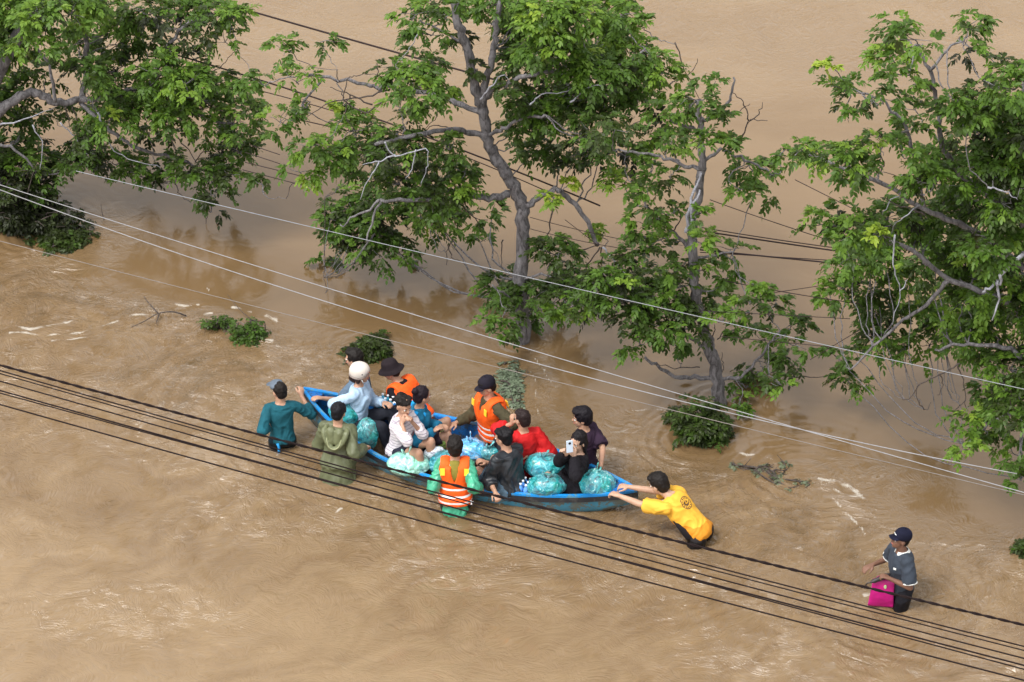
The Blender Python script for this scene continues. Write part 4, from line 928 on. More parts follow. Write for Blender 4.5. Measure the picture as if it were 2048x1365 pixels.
class Leaves:
    def __init__(s): s.P = []; s.D = []; s.N = []; s.L = []; s.W = []; s.T = []
    def leaflets(s, p, d, n, L, W, t):
        for a, b in zip((s.P, s.D, s.N, s.L, s.W, s.T), (p, d, n, L, W, t)): a.append(b)
    def compound(s, p, d, up, L, t, pairs=4, ls=.085):
        # p,d: (n,3) start + direction of the compound leaf; droop along its length
        n = len(p); side = nv(np.cross(d, up)); side = np.where(np.isnan(side), 1, side)
        for k in range(pairs+1):
            u = (.28+.72*k/pairs) if pairs else 1
            q = p+d*(L*u)[:, None]+np.array([0, 0, -1.0])*(L*.42*u*u)[:, None]
            dd = nv(d+np.array([0, 0, -.8])*u)
            nn = nv(np.cross(side, dd)); nn = np.where(nn[:, 2:3] < 0, -nn, nn)
            for sg in ((-1, 1) if k < pairs else (0,)):
                ang = .95-.35*u
                l = nv(dd*math.cos(ang)+side*math.sin(ang)*sg+rng.normal(size=(n, 3))*.16+np.array([0, 0, -.14])) if sg else nv(dd+rng.normal(size=(n, 3))*.1)
                s.leaflets(q, l, nv(nn+rng.normal(size=(n, 3))*.45), ls*rng.uniform(.75, 1.2, n), ls*.50*rng.uniform(.8, 1.15, n), np.clip(t+rng.normal(size=n)*.05, 0, 1))
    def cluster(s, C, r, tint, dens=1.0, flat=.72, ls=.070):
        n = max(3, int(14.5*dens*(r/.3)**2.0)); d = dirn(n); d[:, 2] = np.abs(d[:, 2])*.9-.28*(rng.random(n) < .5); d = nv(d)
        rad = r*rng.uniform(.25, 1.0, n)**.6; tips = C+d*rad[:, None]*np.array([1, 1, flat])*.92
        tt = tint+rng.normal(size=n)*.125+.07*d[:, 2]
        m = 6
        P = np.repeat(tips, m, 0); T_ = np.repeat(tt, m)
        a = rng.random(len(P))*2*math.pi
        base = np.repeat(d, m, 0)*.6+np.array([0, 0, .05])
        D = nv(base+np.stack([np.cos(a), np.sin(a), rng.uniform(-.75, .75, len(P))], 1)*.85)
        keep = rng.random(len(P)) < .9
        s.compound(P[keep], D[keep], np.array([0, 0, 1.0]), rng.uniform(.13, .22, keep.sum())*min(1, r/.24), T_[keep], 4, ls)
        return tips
    def build(s, name, parent, origin, mat=None):
        P, D, N, L, W_, T_ = [np.concatenate(x) for x in (s.P, s.D, s.N, s.L, s.W, s.T)]
        Sd = nv(np.cross(D, N)); N = np.cross(Sd, D); n = len(P)
        def pt(u, w, z): return P+D*(L*u)[:, None]+Sd*(W_*w)[:, None]+N*(L*z)[:, None]
        V = np.stack([pt(0, 0, 0), pt(.35, .5, .05), pt(.75, .36, .0), pt(1, 0, -.12), pt(.75, -.36, .0), pt(.35, -.5, .05), pt(.5, 0, -.03)], 1).reshape(-1, 3)-origin
        b = np.arange(n)[:, None]*7
        F = np.concatenate([b+np.array([[0, 1, 2, 6]]), b+np.array([[6, 2, 3, 4]]), b+np.array([[0, 6, 4, 5]])], 1).reshape(-1, 4)
        me = bpy.data.meshes.new(name); me.vertices.add(len(V)); me.vertices.foreach_set('co', V.ravel()); me.loops.add(F.size); me.loops.foreach_set('vertex_index', F.ravel().astype(np.int32))
        me.polygons.add(len(F)); me.polygons.foreach_set('loop_start', np.arange(0, F.size, 4, dtype=np.int32)); me.polygons.foreach_set('loop_total', np.full(len(F), 4, dtype=np.int32)); me.update(calc_edges=True)
        a = me.attributes.new('tint', 'FLOAT', 'POINT'); a.data.foreach_set('value', np.repeat(np.clip(T_, 0, 1), 7).astype(np.float32))
        me.materials.append(mat or leafmat); o = bpy.data.objects.new(name, me); COL.objects.link(o); o.parent = parent; return o
PXM = 1/165.0
def tree(base, label, trunk, limbs, clusters, dead=(), depth=1.0, grp='mahogany-like street trees standing in the flood', seed=1, back=None, dm=1.0):
    global rng; rng = np.random.default_rng(seed); random.seed(seed)
    B = at(base[0], base[1], 0); Y0 = B[1]; t = empty('tree', B, label, 'tree', grp)
    def P3(x, y, dy=0.0): return atY(x, y, Y0+dy)
    nodes = []
    def limb(pts, r0, r1, mat, name, k=8, wob=.012, par=t):
        dys = [p[2] if len(p) > 2 else None for p in pts]
        P = [P3(p[0], p[1], p[2] if len(p) > 2 else 0) for p in pts]
        Q = spline(P, 5); n = len(Q)
        Q = [q+(rng.normal(size=3)*wob*(0 < i < n-1)) for i, q in enumerate(Q)]
        rr = [r0+(r1-r0)*(i/(n-1)) for i in range(n)]
        rr = [r*.85*(1+.09*math.sin(i*2.1)) for i, r in enumerate(rr)]
        nodes.extend([(q, r) for q, r in zip(Q, rr)])
        m = MB(); m.tube(Q, rr, k); return m.build(name, mat, par, True, B)
    r0, r1 = trunk[0]
    bz0 = (trunk[1][0][0], trunk[1][0][1]+60)
    limb([bz0]+list(trunk[1]), r0*1.25, r1, bark, 'trunk', 14)
    for L in limbs: limb(L[2], L[0], L[1], pale if (len(L) > 3 and L[3] == 'p') else bark, 'branch', 8)
    for L in dead:
        limb(L[1], L[0], .004, pale if (len(L) > 2 and L[2] == 'p') else darkb, 'bare_branch', 6, .008)
    lv = Leaves(); tw = MB()
    NP = np.array([q for q, r in nodes]); NR = np.array([r for q, r in nodes])
    for c in clusters:
        x, y, r = c[:3]; tint = c[3] if len(c) > 3 else None; dens = c[4] if len(c) > 4 else 1.0
        tint = rng.uniform(.30, .52) if tint is None else tint
        dy = rng.uniform(-1, 1)*depth*(.35 if back and back(x, y) else 1)+(back(x, y) if back else 0)
        C = P3(x, y, dy); rm = r*PXM
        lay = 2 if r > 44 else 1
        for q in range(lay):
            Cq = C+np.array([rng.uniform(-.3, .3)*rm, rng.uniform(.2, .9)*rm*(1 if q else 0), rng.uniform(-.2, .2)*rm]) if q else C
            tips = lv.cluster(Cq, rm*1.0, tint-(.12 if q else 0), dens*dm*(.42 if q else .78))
            d = np.linalg.norm(NP-Cq, axis=1)+np.where(NP[:, 2] > Cq[2]+.3, .5, 0); j = int(np.argmin(d)); A = NP[j]
            if True:
                midp = A*.5+Cq*.5+np.array([rng.normal()*.06, rng.normal()*.06, -.12*d[j]])
                Q = spline([A, midp, Cq], 5); n = len(Q); rb = min(NR[j]*.6, .006+.0055*d[j])
                tw.tube([v+rng.normal(size=3)*.012*(0 < i < n-1) for i, v in enumerate(Q)], [rb+(.006-rb)*(i/(n-1)) for i in range(n)], 5)
            for tp in tips[::2]: tw.tube([Cq, Cq*.45+tp*.55+rng.normal(size=3)*.015, tp], [.006, .0045, .003], 3)
    tw.build('twigs', bark, t, True, B)
    lv.build('crown', t, B)
    return t
C1 = [(20,30,60,.5),(80,40,60,.5),(140,30,60,.55),(200,20,55,.6),(250,50,50,.42),(300,30,50,.25),(360,20,50,.28),(420,30,50,.38),(460,40,45,.48),(20,110,60,.42),(80,90,50,.5),(150,90,50),(230,90,45),(290,95,40,.16,.5),(350,80,40,.18,.6),(390,60,35,.25),(450,85,35,.5),(30,190,50,.3),(90,150,40,.3),(170,150,50),(230,150,50),(260,190,60,.4),(320,150,60,.52),(370,170,55,.45),(300,220,60,.42),(350,230,60,.5),(400,220,50),(430,170,45,.4),(470,240,55,.42),(500,285,30,.4),(500,160,35,.4,.7),(390,120,40,.14,.6),(450,280,45),(480,305,35),(220,240,50,.46),(180,300,45,.2),(230,330,45,.4),(260,345,35,.45),(160,330,45,.24),(200,230,45),(50,240,50,.3,.7),(10,300,45,.4),(40,340,50,.5),(90,330,45,.24),(80,380,45,.42),(60,290,40,.22,.6),(110,350,30,.2),(350,330,40,.35),(380,350,40,.3),(430,345,45,.28),(460,350,35,.26),(430,390,35,.25),(420,425,24,.24,.8),(160,260,40,.2,.6),(120,230,30,.2,.6),(90,410,34,.36),(60,470,34,.26),(100,440,30,.2),(10,10,60,.5),(-30,80,80),(-30,220,60),(-30,320,50),(310,345,26,.16,.5),(300,280,36,.2,.5),(345,280,30,.2,.5)]
tree((10, 448), 'spreading tree at the upper left, its foot in a dark heap of debris', ((.16, .07), [(10, 448), (-10, 380), (-35, 300), (-30, 210), (10, 120), (60, 30), (90, -60)]),
 [(.085, .05, [(-30, 250), (20, 205), (70, 185, .1), (110, 205, .1), (160, 200, .2)]), (.05, .03, [(160, 200, .2), (175, 130, .3), (165, 60, .3), (150, 10)]), (.05, .02, [(160, 200, .2), (230, 190), (300, 170), (360, 190), (430, 210)]), (.04, .02, [(300, 170), (340, 90), (380, 40)]),
  (.035, .015, [(160, 205, .2), (220, 260, -.2), (280, 300, -.3), (360, 320), (430, 350)]), (.03, .012, [(-20, 290), (30, 300), (80, 350)]), (.03, .015, [(110, 205), (100, 140), (60, 80)]), (.03, .012, [(360, 190), (420, 240), (470, 250)])],
 C1, [(.016, [(195, 225, -.9), (205, 250, -.9), (222, 295, -.9), (265, 320, -.9), (320, 335, -.9)], 'p'), (.012, [(65, 250, -.8), (85, 290, -.8), (80, 340, -.8)], 'p'), (.012, [(120, 245, -.8), (150, 275, -.8), (178, 315, -.8)], 'p'), (.016, [(0, 250, -.8), (50, 240, -.8), (110, 215, -.6)], 'p'), (.014, [(350, 235), (345, 270), (350, 310)]), (.012, [(350, 270), (375, 300), (400, 335)]), (.010, [(390, 325), (405, 305), (425, 305), (440, 320)]),
  (.008, [(350, 365), (360, 390), (380, 405)]), (.007, [(438, 430), (432, 470), (424, 510)]), (.006, [(415, 430), (412, 450), (408, 465)]), (.012, [(130, 215), (138, 240), (140, 260)]), (.012, [(145, 215), (155, 240), (165, 255)]), (.007, [(440, 135), (455, 120), (475, 100)])], 1.0, seed=2, back=lambda x, y: -.5 if (x > 370 and y > 340) else (.3 if y > 280 else 0))
C2 = [(575,100,40,.5,.8),(640,85,32,.3,.45),(595,165,36,.55,.8),(560,245,40,.42),(620,205,24,.5,.7),(525,170,34,.45,.6),(525,370,24,.4,.5),(660,310,45,.5),(705,262,42,.55),(664,215,12,.95),(620,295,35,.42),(600,345,35,.6,.8),(730,330,60,.3),(790,300,60,.32),(705,420,60,.42),(660,440,42,.45),(770,430,60,.36),(740,490,60,.34),(700,480,50,.36),(790,505,48,.36),(830,535,24,.36),(650,520,24,.34),(800,370,55,.26),(860,330,45,.34),(900,300,38,.45),(870,400,58,.42),(910,380,46,.46),(930,345,28,.42),(880,450,50,.5),(840,430,50,.4),(960,440,34,.34),(960,485,24,.5),(985,420,28,.3),(690,210,12,.6),(725,235,22,.75,.7),
 (830,180,55,.5),(790,140,42,.34),(800,215,40,.45),(850,120,40,.28),(875,190,40,.5),(830,30,35,.42),(860,70,38,.38),(900,30,35,.34),(870,5,40,.45),(960,20,38,.5),(930,80,22,.25,.5),(945,140,24,.25,.5),
 (1040,60,50,.35),(1090,40,60,.58),(1150,30,60,.62),(1210,30,55,.52),(1060,120,50,.28),(1030,150,36,.28),(1120,100,60,.6),(1190,90,60,.55),(1230,60,40,.6),(1150,150,60,.42),(1200,160,60,.36),(1090,190,50,.26),(1040,205,38,.3),(1050,250,48,.4),(1100,240,50,.44),(1060,305,42,.38),(1140,210,50,.40),(1180,200,45,.24),(1290,55,30,.55,.9),(1260,120,48,.5),(1320,140,40,.62),(1340,170,30,.64),(1270,180,45,.28),(1290,230,34,.22,.7),(1010,180,26,.3,.6),
 (1000,570,42,.34),(1000,640,38,.34),(1020,600,38,.32),(970,550,25,.34),(1065,600,45,.32),(1050,640,30,.3),(1110,510,48,.36),(1130,560,50,.34),(1150,612,50,.38),(1120,600,45,.3),(1090,635,36,.45),(1150,642,32,.62),(1100,400,22,.9,.7),(1138,370,16,.95,.8),(1205,462,22,.8,.8),(1010,670,20,.36),(1240,30,40,.5),(1000,5,40,.4),
 (1020,110,34,.4),(1080,90,50,.5),(1240,180,45,.4),(1230,230,40,.34),(1290,290,34,.3,.7),(1100,290,40,.3,.8),(1040,20,50,.5),(1290,110,40,.5),(1180,270,45,.28,.9),(1150,310,38,.2,.8),(1200,320,50,.2,.8)]
tree((1046, 684), 'tallest tree in the middle with a bare curving trunk rising to the top edge', ((.085, .055), [(1046, 684), (1044, 600), (1046, 500), (1047, 430), (1036, 392), (1015, 350), (988, 312), (973, 272), (966, 225), (956, 190), (945, 150), (930, 90), (915, 40), (905, -30)]),
 [(.055, .03, [(964, 215), (975, 160), (985, 110), (990, 60), (1000, 0), (1010, -40)]), (.05, .03, [(1045, 412, 0), (1068, 402), (1095, 384), (1128, 388), (1165, 430), (1195, 490)]), (.055, .022, [(1020, 388, 0), (985, 396, -.1), (935, 392, -.2), (885, 402, -.4), (830, 400, -.6), (760, 400, -.8)]), (.045, .025, [(972, 272, 0), (930, 265, -.1), (900, 258, -.2), (820, 275, -.4), (750, 290, -.5)]), (.042, .018, [(960, 225, 0), (900, 200, .2), (870, 190, .3), (780, 175, .6), (730, 170, .7), (645, 155, .8), (600, 150, .8)]),
  (.045, .02, [(972, 195, 0), (1005, 170, -.2), (1050, 155, -.4), (1110, 140, -.5), (1170, 120, -.5)]), (.03, .02, [(975, 272, 0), (1000, 262, -.2), (1040, 240, -.3), (1090, 230, -.4)]), (.025, .012, [(1170, 120, -.5), (1240, 130, -.4), (1290, 100, -.2)]), (.02, .010, [(1110, 140), (1150, 180), (1210, 190), (1280, 200)]), (.022, .01, [(1048, 560, 0), (1090, 550, -.3), (1140, 570, -.5)]), (.022, .01, [(1045, 600, 0), (1010, 590, -.3), (985, 570, -.4)]), (.02, .01, [(930, 90), (880, 60), (840, 40)]), (.02, .01, [(760, 400, -.8), (720, 430, -.9), (680, 450, -.9)]), (.018, .01, [(645, 155, .8), (600, 220, .6), (570, 250, .6)]), (.018, .01, [(760, 400, -.8), (740, 460, -.9), (730, 500, -.9)])],
 C2, [(.014, [(780, 180, .3), (720, 195, .3), (660, 205, .3), (610, 240, .3)]), (.012, [(745, 210, .2), (700, 190, .2), (660, 175, .2)]), (.012, [(765, 205), (730, 225), (690, 200), (695, 160), (720, 150), (760, 150)]), (.010, [(700, 190), (690, 230), (710, 260)]), (.008, [(680, 165), (672, 145), (676, 140)]), (.008, [(755, 150), (756, 138), (752, 130)]),
  (.012, [(770, 285, -1.2), (790, 310, -1.2), (850, 300, -1.2), (855, 330, -1.2), (842, 372, -1.2)], 'p'), (.014, [(790, 310, -1.2), (760, 322, -1.2), (725, 330, -1.2)], 'p'), (.010, [(758, 325, -1.2), (735, 365, -1.2), (720, 400, -1.2)], 'p'), (.010, [(832, 300, -1.2), (825, 330, -1.2), (812, 360, -1.2)], 'p'), (.014, [(960, 200, -.5), (985, 170, -.6), (1005, 150, -.6), (1020, 165, -.6)], 'p'), (.012, [(1060, 210, -.8), (1085, 190, -.8), (1130, 185, -.8), (1160, 165, -.8)], 'p'), (.014, [(1140, 205, -.8), (1180, 175, -.8), (1205, 172, -.8)], 'p'), (.013, [(1205, 175), (1206, 230), (1205, 290)]), (.008, [(840, 60, -.3), (825, 90, -.3), (800, 120, -.3)], 'p'),
  (.012, [(925, 410, -.3), (950, 440, -.3), (960, 460)]), (.010, [(895, 490, -.3), (905, 515, -.3), (930, 530, -.3)]), (.008, [(905, 480), (893, 505), (893, 530)]), (.010, [(1006, 480), (1003, 505), (1002, 535)]), (.010, [(620, 380), (590, 365), (572, 398)]), (.014, [(1110, 400), (1098, 460), (1085, 500)]), (.012, [(1165, 500), (1200, 490)]), (.012, [(1200, 495, -.2), (1170, 540, -.2), (1165, 575)]), (.011, [(1203, 495, -.2), (1203, 530), (1206, 560)]), (.016, [(1205, 495, -.2), (1235, 530, -.3), (1280, 590, -.4)], 'p'), (.010, [(1205, 495), (1240, 520), (1290, 545)]), (.007, [(650, 395), (648, 520), (647, 560)]),
  (.010, [(1350, 85), (1370, 140), (1400, 200)]), (.006, [(1375, 150), (1390, 135), (1395, 118)]), (.009, [(905, 260), (870, 250), (850, 262)]), (.008, [(880, 200), (870, 240), (845, 260)])], 1.0, seed=3, back=lambda x, y: 1.5 if (x < 990 and y > 405) else 0)
C3 = [(1215,565,48,.32),(1240,600,48,.34),(1200,590,38,.34),(1270,630,45,.32),(1320,600,50,.34),(1280,690,38,.5),(1330,650,45,.34),(1370,660,40,.36,.8),(1340,580,40,.4,.8),(1290,560,42,.36,.8),(1250,372,40,.70,.9),(1230,260,42,.28,.7),(1250,310,40,.24,.7),(1300,400,42,.4,.7),(1290,450,42,.42,.7),(1340,430,38,.42,.6),(1330,490,44,.42,.6),(1280,500,38,.36,.6),(1360,540,36,.42,.6),(1410,490,38,.5,.7),(1420,540,36,.46,.6),(1460,500,32,.5,.7),(1390,430,26,.4,.4),(1340,360,34,.42,.6),(1340,290,45,.45,.7),(1340,230,40,.46),(1390,200,38,.42,.8),(1420,175,28,.38,.7),(1440,240,38,.42,.7),(1420,290,38,.45,.7),(1460,290,34,.44,.7),(1500,330,38,.42,.8),(1540,350,38,.36,.8),(1510,390,34,.32,.7),(1480,380,28,.36,.6),(1560,310,26,.36,.6),(1300,350,38,.4,.6),
 (1455,600,34,.42,.7),(1450,640,34,.42,.7),(1500,610,34,.44,.7),(1540,620,42,.32,.7),(1580,650,34,.3,.7),(1530,680,42,.36,.6),(1580,720,38,.34,.7),(1510,720,34,.42,.6),(1560,770,36,.42,.7),(1500,775,42,.46,.7),(1480,805,26,.5,.8),(1590,690,28,.26,.7),(1470,660,24,.4,.6),(1390,590,34,.42,.5),(1400,640,28,.4,.4),(1520,575,22,.45,.6),(1460,550,24,.45,.5),(1350,690,28,.36,.6)]
tree((1438, 806), 'slim sparse tree with a round debris bush caught at its foot', ((.075, .042), [(1438, 806), (1432, 740), (1416, 690), (1402, 640), (1392, 580), (1386, 500), (1384, 450), (1393, 400), (1402, 350), (1405, 320), (1400, 260), (1395, 200)]),
 [(.035, .02, [(1430, 755), (1380, 755), (1330, 745), (1290, 715)]), (.028, .012, [(1432, 752), (1480, 755), (1530, 700), (1560, 660)]), (.03, .015, [(1420, 705), (1385, 680), (1330, 650), (1260, 610)]), (.03, .012, [(1385, 500), (1350, 470), (1310, 430), (1270, 380)]), (.028, .012, [(1402, 330), (1440, 300), (1490, 320), (1540, 345)]), (.03, .012, [(1400, 265), (1370, 250), (1340, 240)]), (.03, .014, [(1402, 340), (1360, 330), (1310, 310), (1240, 300)]), (.03, .013, [(1400, 240), (1430, 235), (1460, 200), (1467, 155)]), (.028, .014, [(1372, 465, -.2), (1380, 410, -.2), (1402, 345, -.1)], 'p'), (.026, .014, [(1390, 480, -.2), (1384, 430, -.3), (1400, 380, -.2)], 'p'), (.02, .01, [(1400, 630), (1440, 620), (1500, 625)]), (.02, .01, [(1388, 520), (1430, 510), (1470, 500)])],
 C3, [(.014, [(1475, 300), (1490, 262), (1500, 240), (1535, 242)]), (.010, [(1500, 240), (1520, 225), (1525, 205)]), (.010, [(1498, 242), (1485, 205), (1462, 180)]), (.009, [(1430, 222), (1470, 224), (1500, 208)]), (.009, [(1490, 262), (1495, 245)]), (.01, [(1420, 680), (1430, 660), (1428, 650)]), (.01, [(1435, 680), (1448, 665), (1452, 650)]), (.012, [(1340, 470), (1360, 440), (1345, 400)]), (.008, [(1400, 735), (1350, 735), (1310, 728)]), (.007, [(1445, 745), (1446, 725), (1444, 705)]), (.010, [(1560, 752), (1620, 753), (1660, 754)]), (.010, [(1500, 740), (1520, 755), (1545, 745)])], .8, seed=4, dm=1.12)
C4 = [(1790,50,40,.5,.8),(1830,80,40,.42,.8),(1780,120,42,.6),(1800,150,34,.5),(1940,50,34,.42),(1930,90,34,.36,.8),(1670,140,26,.72,.7),(1690,180,38,.48,.6),(1730,190,40,.28,.6),(1770,200,40,.28,.6),(1825,170,32,.45,.5),(1830,220,28,.4,.5),(1700,222,22,.35,.5),(1590,312,34,.42,.8),(1640,312,42,.6),(1685,325,42,.4),(1720,340,42,.36,.8),(1760,300,45,.4,.7),(1805,310,38,.45,.7),(1700,362,30,.36,.8),(1830,260,42,.45,.7),(1870,320,40,.35),(1930,230,50,.42),(1980,210,50,.36),(2030,180,50,.46),(2020,250,60,.34),(1960,270,50,.32),(1870,370,55,.42),(1920,350,50,.3),(1980,330,55,.28),(2030,330,50,.28),(1880,440,60,.46),(1940,420,60,.3),(2000,400,60,.34),(2040,420,50,.3),(1640,450,34,.42,.8),(1680,440,38,.45,.8),(1720,470,50,.4),(1770,440,48,.34),(1830,450,42,.36),(1740,520,50,.5),(1700,520,40,.4),(1690,580,40,.42,.8),(1660,590,22,.5,.6),(1770,520,52,.62,.9),(1760,590,50,.36),(1780,650,45,.30),(1750,680,42,.34),(1720,722,30,.34,.7),(1695,762,38,.36),(1670,712,22,.34,.7),(1820,560,42,.32),(1870,530,60,.36),(1930,520,60,.45),(1990,500,60,.38),(2035,520,50,.36),(1880,620,55,.5),(1930,600,60,.45),(1990,590,60,.5),(1860,690,48,.45),(1900,680,50,.48),(1960,670,55,.5),(2010,660,50,.44),(2040,640,40,.4),(1810,700,32,.34,.6),(1970,725,38,.36),(2020,740,50,.36),(2000,790,50,.4),(1950,842,38,.55),(1990,850,48,.5),(2040,820,50,.4),(1930,902,28,.55),(1960,882,24,.5),(2020,892,28,.5),(2042,935,34,.4),(2042,962,24,.34),(1700,470,30,.5),(1750,470,20,.8,.8),(2100,300,80),(2100,450,80),(2100,600,80),(2100,750,70),(1915,200,22,.36,.6)]
tree((2112, 1030), 'large leafy tree filling the right edge, trunk outside the picture', ((.17, .09), [(2112, 1030), (2105, 850), (2090, 700), (2075, 560), (2060, 430), (2055, 300), (2060, 150)]),
 [(.05, .018, [(2065, 450), (1990, 400), (1920, 350), (1885, 290), (1875, 200), (1858, 140), (1830, 90)]), (.022, .01, [(1858, 142), (1895, 100), (1930, 75)]), (.05, .02, [(2080, 560), (2000, 500), (1920, 450), (1850, 420), (1790, 380), (1700, 340), (1620, 310)]), (.028, .012, [(1850, 420), (1830, 320), (1810, 250), (1760, 200), (1700, 180)]), (.045, .018, [(2085, 650), (2000, 600), (1900, 560), (1820, 500), (1740, 480), (1660, 450)]), (.03, .012, [(1900, 560), (1840, 620), (1780, 660), (1700, 740)]), (.04, .015, [(2095, 760), (2020, 700), (1940, 690), (1870, 700)]), (.03, .012, [(2100, 860), (2050, 830), (1990, 840), (1930, 890)]), (.03, .014, [(2048, 505, -1.0), (2010, 540, -1.1), (1990, 570, -1.1), (1965, 585, -1.1)], 'p'), (.018, .008, [(1995, 560, -1.1), (1998, 600, -1.1), (1985, 640, -1.1)], 'p'), (.03, .012, [(2060, 300), (2010, 250), (1950, 230)]), (.03, .01, [(2110, 900), (2060, 920), (2040, 960)])],
 C4, [(.014, [(1850, 430, -.5), (1800, 410, -.5), (1760, 395, -.5)]), (.012, [(1850, 400, -.5), (1810, 365, -.5), (1770, 345, -.5)]), (.010, [(1840, 410, -.6), (1800, 440, -.6), (1780, 470)], 'p'), (.010, [(1855, 370, -.6), (1810, 350, -.6), (1790, 372)], 'p'), (.010, [(1850, 390), (1790, 395), (1765, 430)], 'p'), (.014, [(1975, 375, -1.1), (2010, 385, -1.1), (2035, 400, -1.1)], 'p'), (.012, [(1790, 470, -1), (1785, 530, -1), (1800, 580, -1), (1785, 650, -1)], 'p'), (.010, [(1800, 585, -1), (1815, 560, -1)], 'p'),
  (.012, [(1920, 728), (1880, 750), (1835, 775), (1835, 800)]), (.009, [(1880, 748), (1885, 770), (1875, 790)]), (.008, [(1835, 800), (1850, 822), (1862, 805)]), (.008, [(1840, 770), (1815, 800), (1803, 795)]), (.010, [(1915, 730), (1925, 760), (1932, 815)]), (.008, [(1932, 800), (1915, 815), (1908, 825)]), (.010, [(2030, 750), (2020, 790), (2028, 830)])], 1.0, seed=5, back=lambda x, y: 1.9 if (x < 1930 and 480 < y < 800) else 0)

# ------------------------------------------------------------ debris rafts and bushes
def bush(name, px, py, rx, rz, label, cat, tint, n, ry=None, twig=8, ls=.06, group=None, low=.0, seed=1, mat=None, vz=(-.2, .4)):
    global rng; rng = np.random.default_rng(seed)
    C = at(px, py, 0); t = empty(name, C, label, cat, group); lv = Leaves(); tw = MB(); ry = ry or rx
    d = dirn(n); d[:, 2] = np.abs(d[:, 2]); d = nv(d+np.array([0, 0, .02])); P = C+d*np.array([rx, ry, rz])*((rng.uniform(.5, 1.0, n)**.4)*(.80+1.25*perlin(d*2.6+seed*1.7)))[:, None]+np.array([0, 0, low])
    m = 5; PP = np.repeat(P, m, 0); a = rng.random(len(PP))*6.283
    D = nv(np.repeat(d, m, 0)*.5+np.stack([np.cos(a), np.sin(a), rng.uniform(*vz, len(PP))], 1)*.8)*[1, 1, 1 if mat is None else .45]
    lv.compound(PP, D, np.array([0, 0, 1.0]), rng.uniform(.08, .14, len(PP)), np.repeat(tint+rng.normal(size=n)*.07, m), 3, ls)
    for i in range(twig):
        q = P[rng.integers(n)]; e = nv((rng.normal(size=(1, 3))*[1, 1, .25]))[0]*rx*rng.uniform(.4, 1.1); s0 = C+rng.normal(size=3)*[rx*.3, ry*.3, 0]; s0[2] = -.02
        tw.tube(spline([s0, (s0+q)/2+rng.normal(size=3)*.03, q, q+[0, 0, .02]+e*.3], 4), [.010]*6+[.007]*4+[.004]*3, 5)
    tw.build('twigs', darkb, t, True, C); lv.build('leaves', t, C, mat); return t
bush('debris_bush', 1404, 872, .33, .33, 'round dark green bush of flood debris at the foot of the slim tree', 'bush', .22, 230, .26, 44, .055, seed=11)
bush('debris_bush', 737, 704, .21, .15, 'dark clump of leaves in the water behind the woman in the helmet', 'bush', .17, 110, .20, 24, .055, seed=12)
bush('floating_branch', 497, 672, .18, .13, 'larger of two leafy broken branches in the water at the left', 'branch', .34, 34, .16, 26, .050, 'broken leafy branches in the water', seed=13)
bush('floating_branch', 436, 655, .13, .12, 'small leafy twig beside the larger broken branch at the left', 'branch', .26, 13, .10, 16, .045, 'broken leafy branches in the water', seed=14)
bush('drowned_foliage', 1022, 762, .19, .03, 'pale grey-green foliage washed flat in the water below the tallest tree', 'foliage', .30, 120, .46, 26, .05, low=-.008, seed=15, mat=shiny((.11, .145, .09), .6, .35, 12, .2, 'drowned'))
bush('floating_leaves', 1545, 952, .42, .03, 'thin scatter of broken leafy twigs between the debris bush and the lone man', 'leaves', .16, 20, .36, 30, .05, low=-.006, seed=16, mat=shiny((.085, .105, .055), .6, .4, 12, .2, 'drowned twig'))
bush('debris_heap', 40, 452, .62, .62, 'dark heap of debris round the hidden trunk at the left edge', 'debris', .04, 380, .34, 130, .055, seed=17)
bush('floating_branch', 130, 480, .34, .10, 'low leafy branch trailing in the water from the dark heap', 'branch', .18, 90, .26, 16, .06, 'broken leafy branches in the water', seed=18)
bush('floating_branch', 2052, 1098, .07, .05, 'tip of a green branch cut by the right edge', 'branch', .22, 30, .14, 8, .055, 'broken leafy branches in the water', seed=19)
def twig_thing(lines, label, r=.010):
    c = at(*lines[0][0]); t = empty('driftwood_branch', (c[0], c[1], 0), label, 'branch', 'bare branches sticking out of the water')
    for i, L in enumerate(lines):
        m = MB(); Q = spline([at(*p) for p in L], 5); m.tube(Q, [r*(1-.7*j/len(Q)) for j in range(len(Q))], 6); m.build('stem', darkb, t, True, c*[1, 1, 0])
twig_thing([[(372, 632, .02), (345, 624, .10), (315, 628, .08), (285, 645, .05), (255, 657, -.02)], [(316, 627, .08), (296, 605, .12), (288, 593, .10)], [(318, 630, .05), (312, 648, .02)]], 'bare forked branch lying in the water at the left')
twig_thing([[(530, 665, -.02), (528, 645, .10), (505, 640, .14), (480, 620, .16), (455, 590, .2)], [(505, 640, .12), (500, 655, .0)]], 'thin bare twig arching over the larger broken branch', .008)
twig_thing([[(208, 440, 0), (204, 425, .08), (202, 408, .16)], ], 'short bare twig standing in the water near the dark heap', .006)

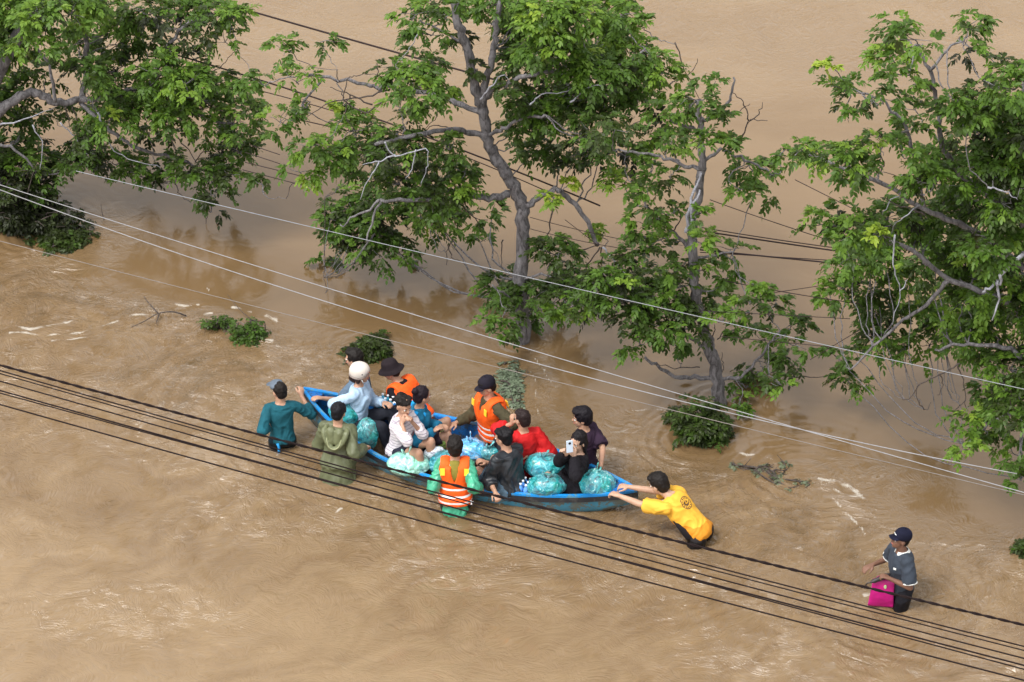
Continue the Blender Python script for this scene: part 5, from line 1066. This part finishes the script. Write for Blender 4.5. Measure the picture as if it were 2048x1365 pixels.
# ------------------------------------------------------------ cables
def cable(pts, z, r, col, label, group, rough=.6, twist=0.0, ext=True):
    P = np.array(pts, float); x = P[:, 0]; y = P[:, 1]; cf = np.polyfit(x, y, 2 if len(P) > 2 else 1)
    x0, x1 = (x.min(), x.max())
    if ext: x0 = -160 if x0 <= 0 else x0; x1 = 2210 if x1 >= 2048 else x1
    xs = np.linspace(x0, x1, 60); Q = [at(a, np.polyval(cf, a), z) for a in xs]
    m = MB(); c = Q[len(Q)//2]
    if twist:
        for ph in (0, math.pi):
            S_ = spline(Q, 5); m.tube([q+np.array([0, math.cos(i*.9+ph), math.sin(i*.9+ph)])*r*.55 for i, q in enumerate(S_)], r*.7, 6)
    else: m.tube(Q, r, 6)
    cm = shiny(col, .85, .1, 30, .1, 'cable sheath'); cm.node_tree.nodes['Principled BSDF'].inputs['Specular IOR Level'].default_value = .15
    o = m.build('cable', cm, None, True, c); o.location = c
    tag(o, label, 'cable', group)
BK = (.012, .007, .007); WHT = (.27, .27, .28)
ord_ = ['thickest and topmost', 'second from the top', 'third from the top', 'fourth from the top', 'fifth from the top, close above the sixth', 'sixth from the top, close below the fifth', 'lowest']
for i, (pts, r, tw_) in enumerate([([(0, 731), (500, 865), (709, 918), (960, 984), (1207, 1047), (1416, 1098), (1733, 1176), (2048, 1250)], .0135, 1), ([(0, 742), (500, 882), (1300, 1101), (2048, 1293)], .0075, 0), ([(0, 748), (500, 888), (1300, 1108), (2048, 1301)], .0065, 0), ([(0, 763), (500, 903), (1300, 1122), (2048, 1317)], .0075, 0),
     ([(0, 782), (500, 923), (746, 980), (1300, 1140), (2048, 1330)], .0085, 0), ([(0, 787), (500, 925), (746, 982), (1300, 1142), (2048, 1338)], .0070, 0), ([(0, 811), (500, 948), (623, 980), (1300, 1169), (2048, 1360)], .0082, 0)]):
    cable(pts, 6.0, r*.82, BK, f'dark cable passing in front of the boat, {ord_[i]}', 'dark overhead cables in the foreground', twist=tw_)
cable([(0, 361), (438, 518), (600, 571), (950, 664), (1300, 766), (1480, 818), (1660, 869), (1863, 935), (2048, 993)], 3.1, .0045, WHT, 'white cable, higher of the long bright pair entering at the left', 'pale cables across the middle')
cable([(0, 374), (381, 520), (600, 597), (950, 690), (1300, 783), (1600, 853), (2034, 953)], 3.0, .0050, WHT, 'white cable, lower of the long bright pair entering at the left', 'pale cables across the middle')
cable([(0, 483), (308, 561), (600, 637), (900, 710), (1300, 811), (1480, 854), (1683, 903), (1863, 946), (2048, 990)], 2.9, .0038, (.20, .18, .165), 'thin grey cable, lowest of the pale ones, ending beside them at right', 'pale cables across the middle')
cable([(152, 343), (438, 410), (700, 472), (821, 501), (1032, 552), (1247, 598), (1550, 668), (1837, 732), (2048, 779)], 3.3, .0040, (.25, .26, .28), 'pale cable passing before the trunk of the tallest tree', 'pale cables across the middle')
DG = (.03, .02, .02)
for pts, r, lb in [([(430, 2), (495, 21), (781, 103), (926, 141), (1100, 190)], .012, 'thick dark cable near the top edge, left of the tallest tree'), ([(291, 90), (419, 133), (647, 207), (860, 268), (1128, 387), (1200, 410)], .010, 'dark cable behind the crowns, second below the top edge'), ([(480, 170), (647, 222), (860, 283), (1128, 400)], .006, 'thin dark cable just under the second one'),
     ([(590, 238), (670, 256), (800, 285)], .007, 'short stretch of dark cable left of the wide middle crown'), ([(500, 290), (560, 310)], .005, 'upper of four thin cables between the left and middle crowns'), ([(490, 305), (560, 328)], .005, 'second of four thin cables between the left and middle crowns'), ([(490, 325), (600, 352)], .005, 'third of four thin cables between the left and middle crowns'), ([(485, 340), (640, 380)], .005, 'lowest of four thin cables between the left and middle crowns'),
     ([(1060, 435), (1200, 470), (1300, 490)], .004, 'thin wire right of the bare trunk, upper'), ([(1060, 458), (1190, 488), (1300, 505)], .004, 'thin wire right of the bare trunk, lower'), ([(1130, 440), (1195, 490)], .004, 'short slanting wire meeting the forked branch'),
     ([(1420, 400), (1700, 494), (1760, 512)], .005, 'thin wire slanting down between the slim and the right-hand tree'), ([(1590, 360), (1720, 425)], .005, 'highest thin wire left of the right-hand tree'), ([(1400, 462), (1692, 505), (1800, 520)], .009, 'upper thick dark wire between the slim and the right-hand tree'), ([(1400, 455), (1692, 499), (1800, 512)], .006, 'reddish wire hugging the upper thick one'),
     ([(1400, 500), (1660, 526), (1800, 540)], .009, 'lower thick dark wire between the slim and the right-hand tree'), ([(1400, 505), (1660, 521)], .005, 'faint wire beside the lower thick one'), ([(1450, 562), (1644, 597), (1720, 608)], .005, 'thin wire crossing under the thick pair'), ([(1520, 590), (1640, 572)], .004, 'short wire rising to the right across another'),
     ([(1400, 622), (1700, 638)], .004, 'nearly level thin wire below the crossing wires'), ([(1440, 673), (1700, 698)], .004, 'lowest nearly level wire between the slim and the right-hand tree'), ([(1620, 720), (1720, 660)], .004, 'wire rising to the right by the lowest leaves')]:
    cable(pts, 1.9, r, DG, lb, 'dark cables behind the trees', ext=False)
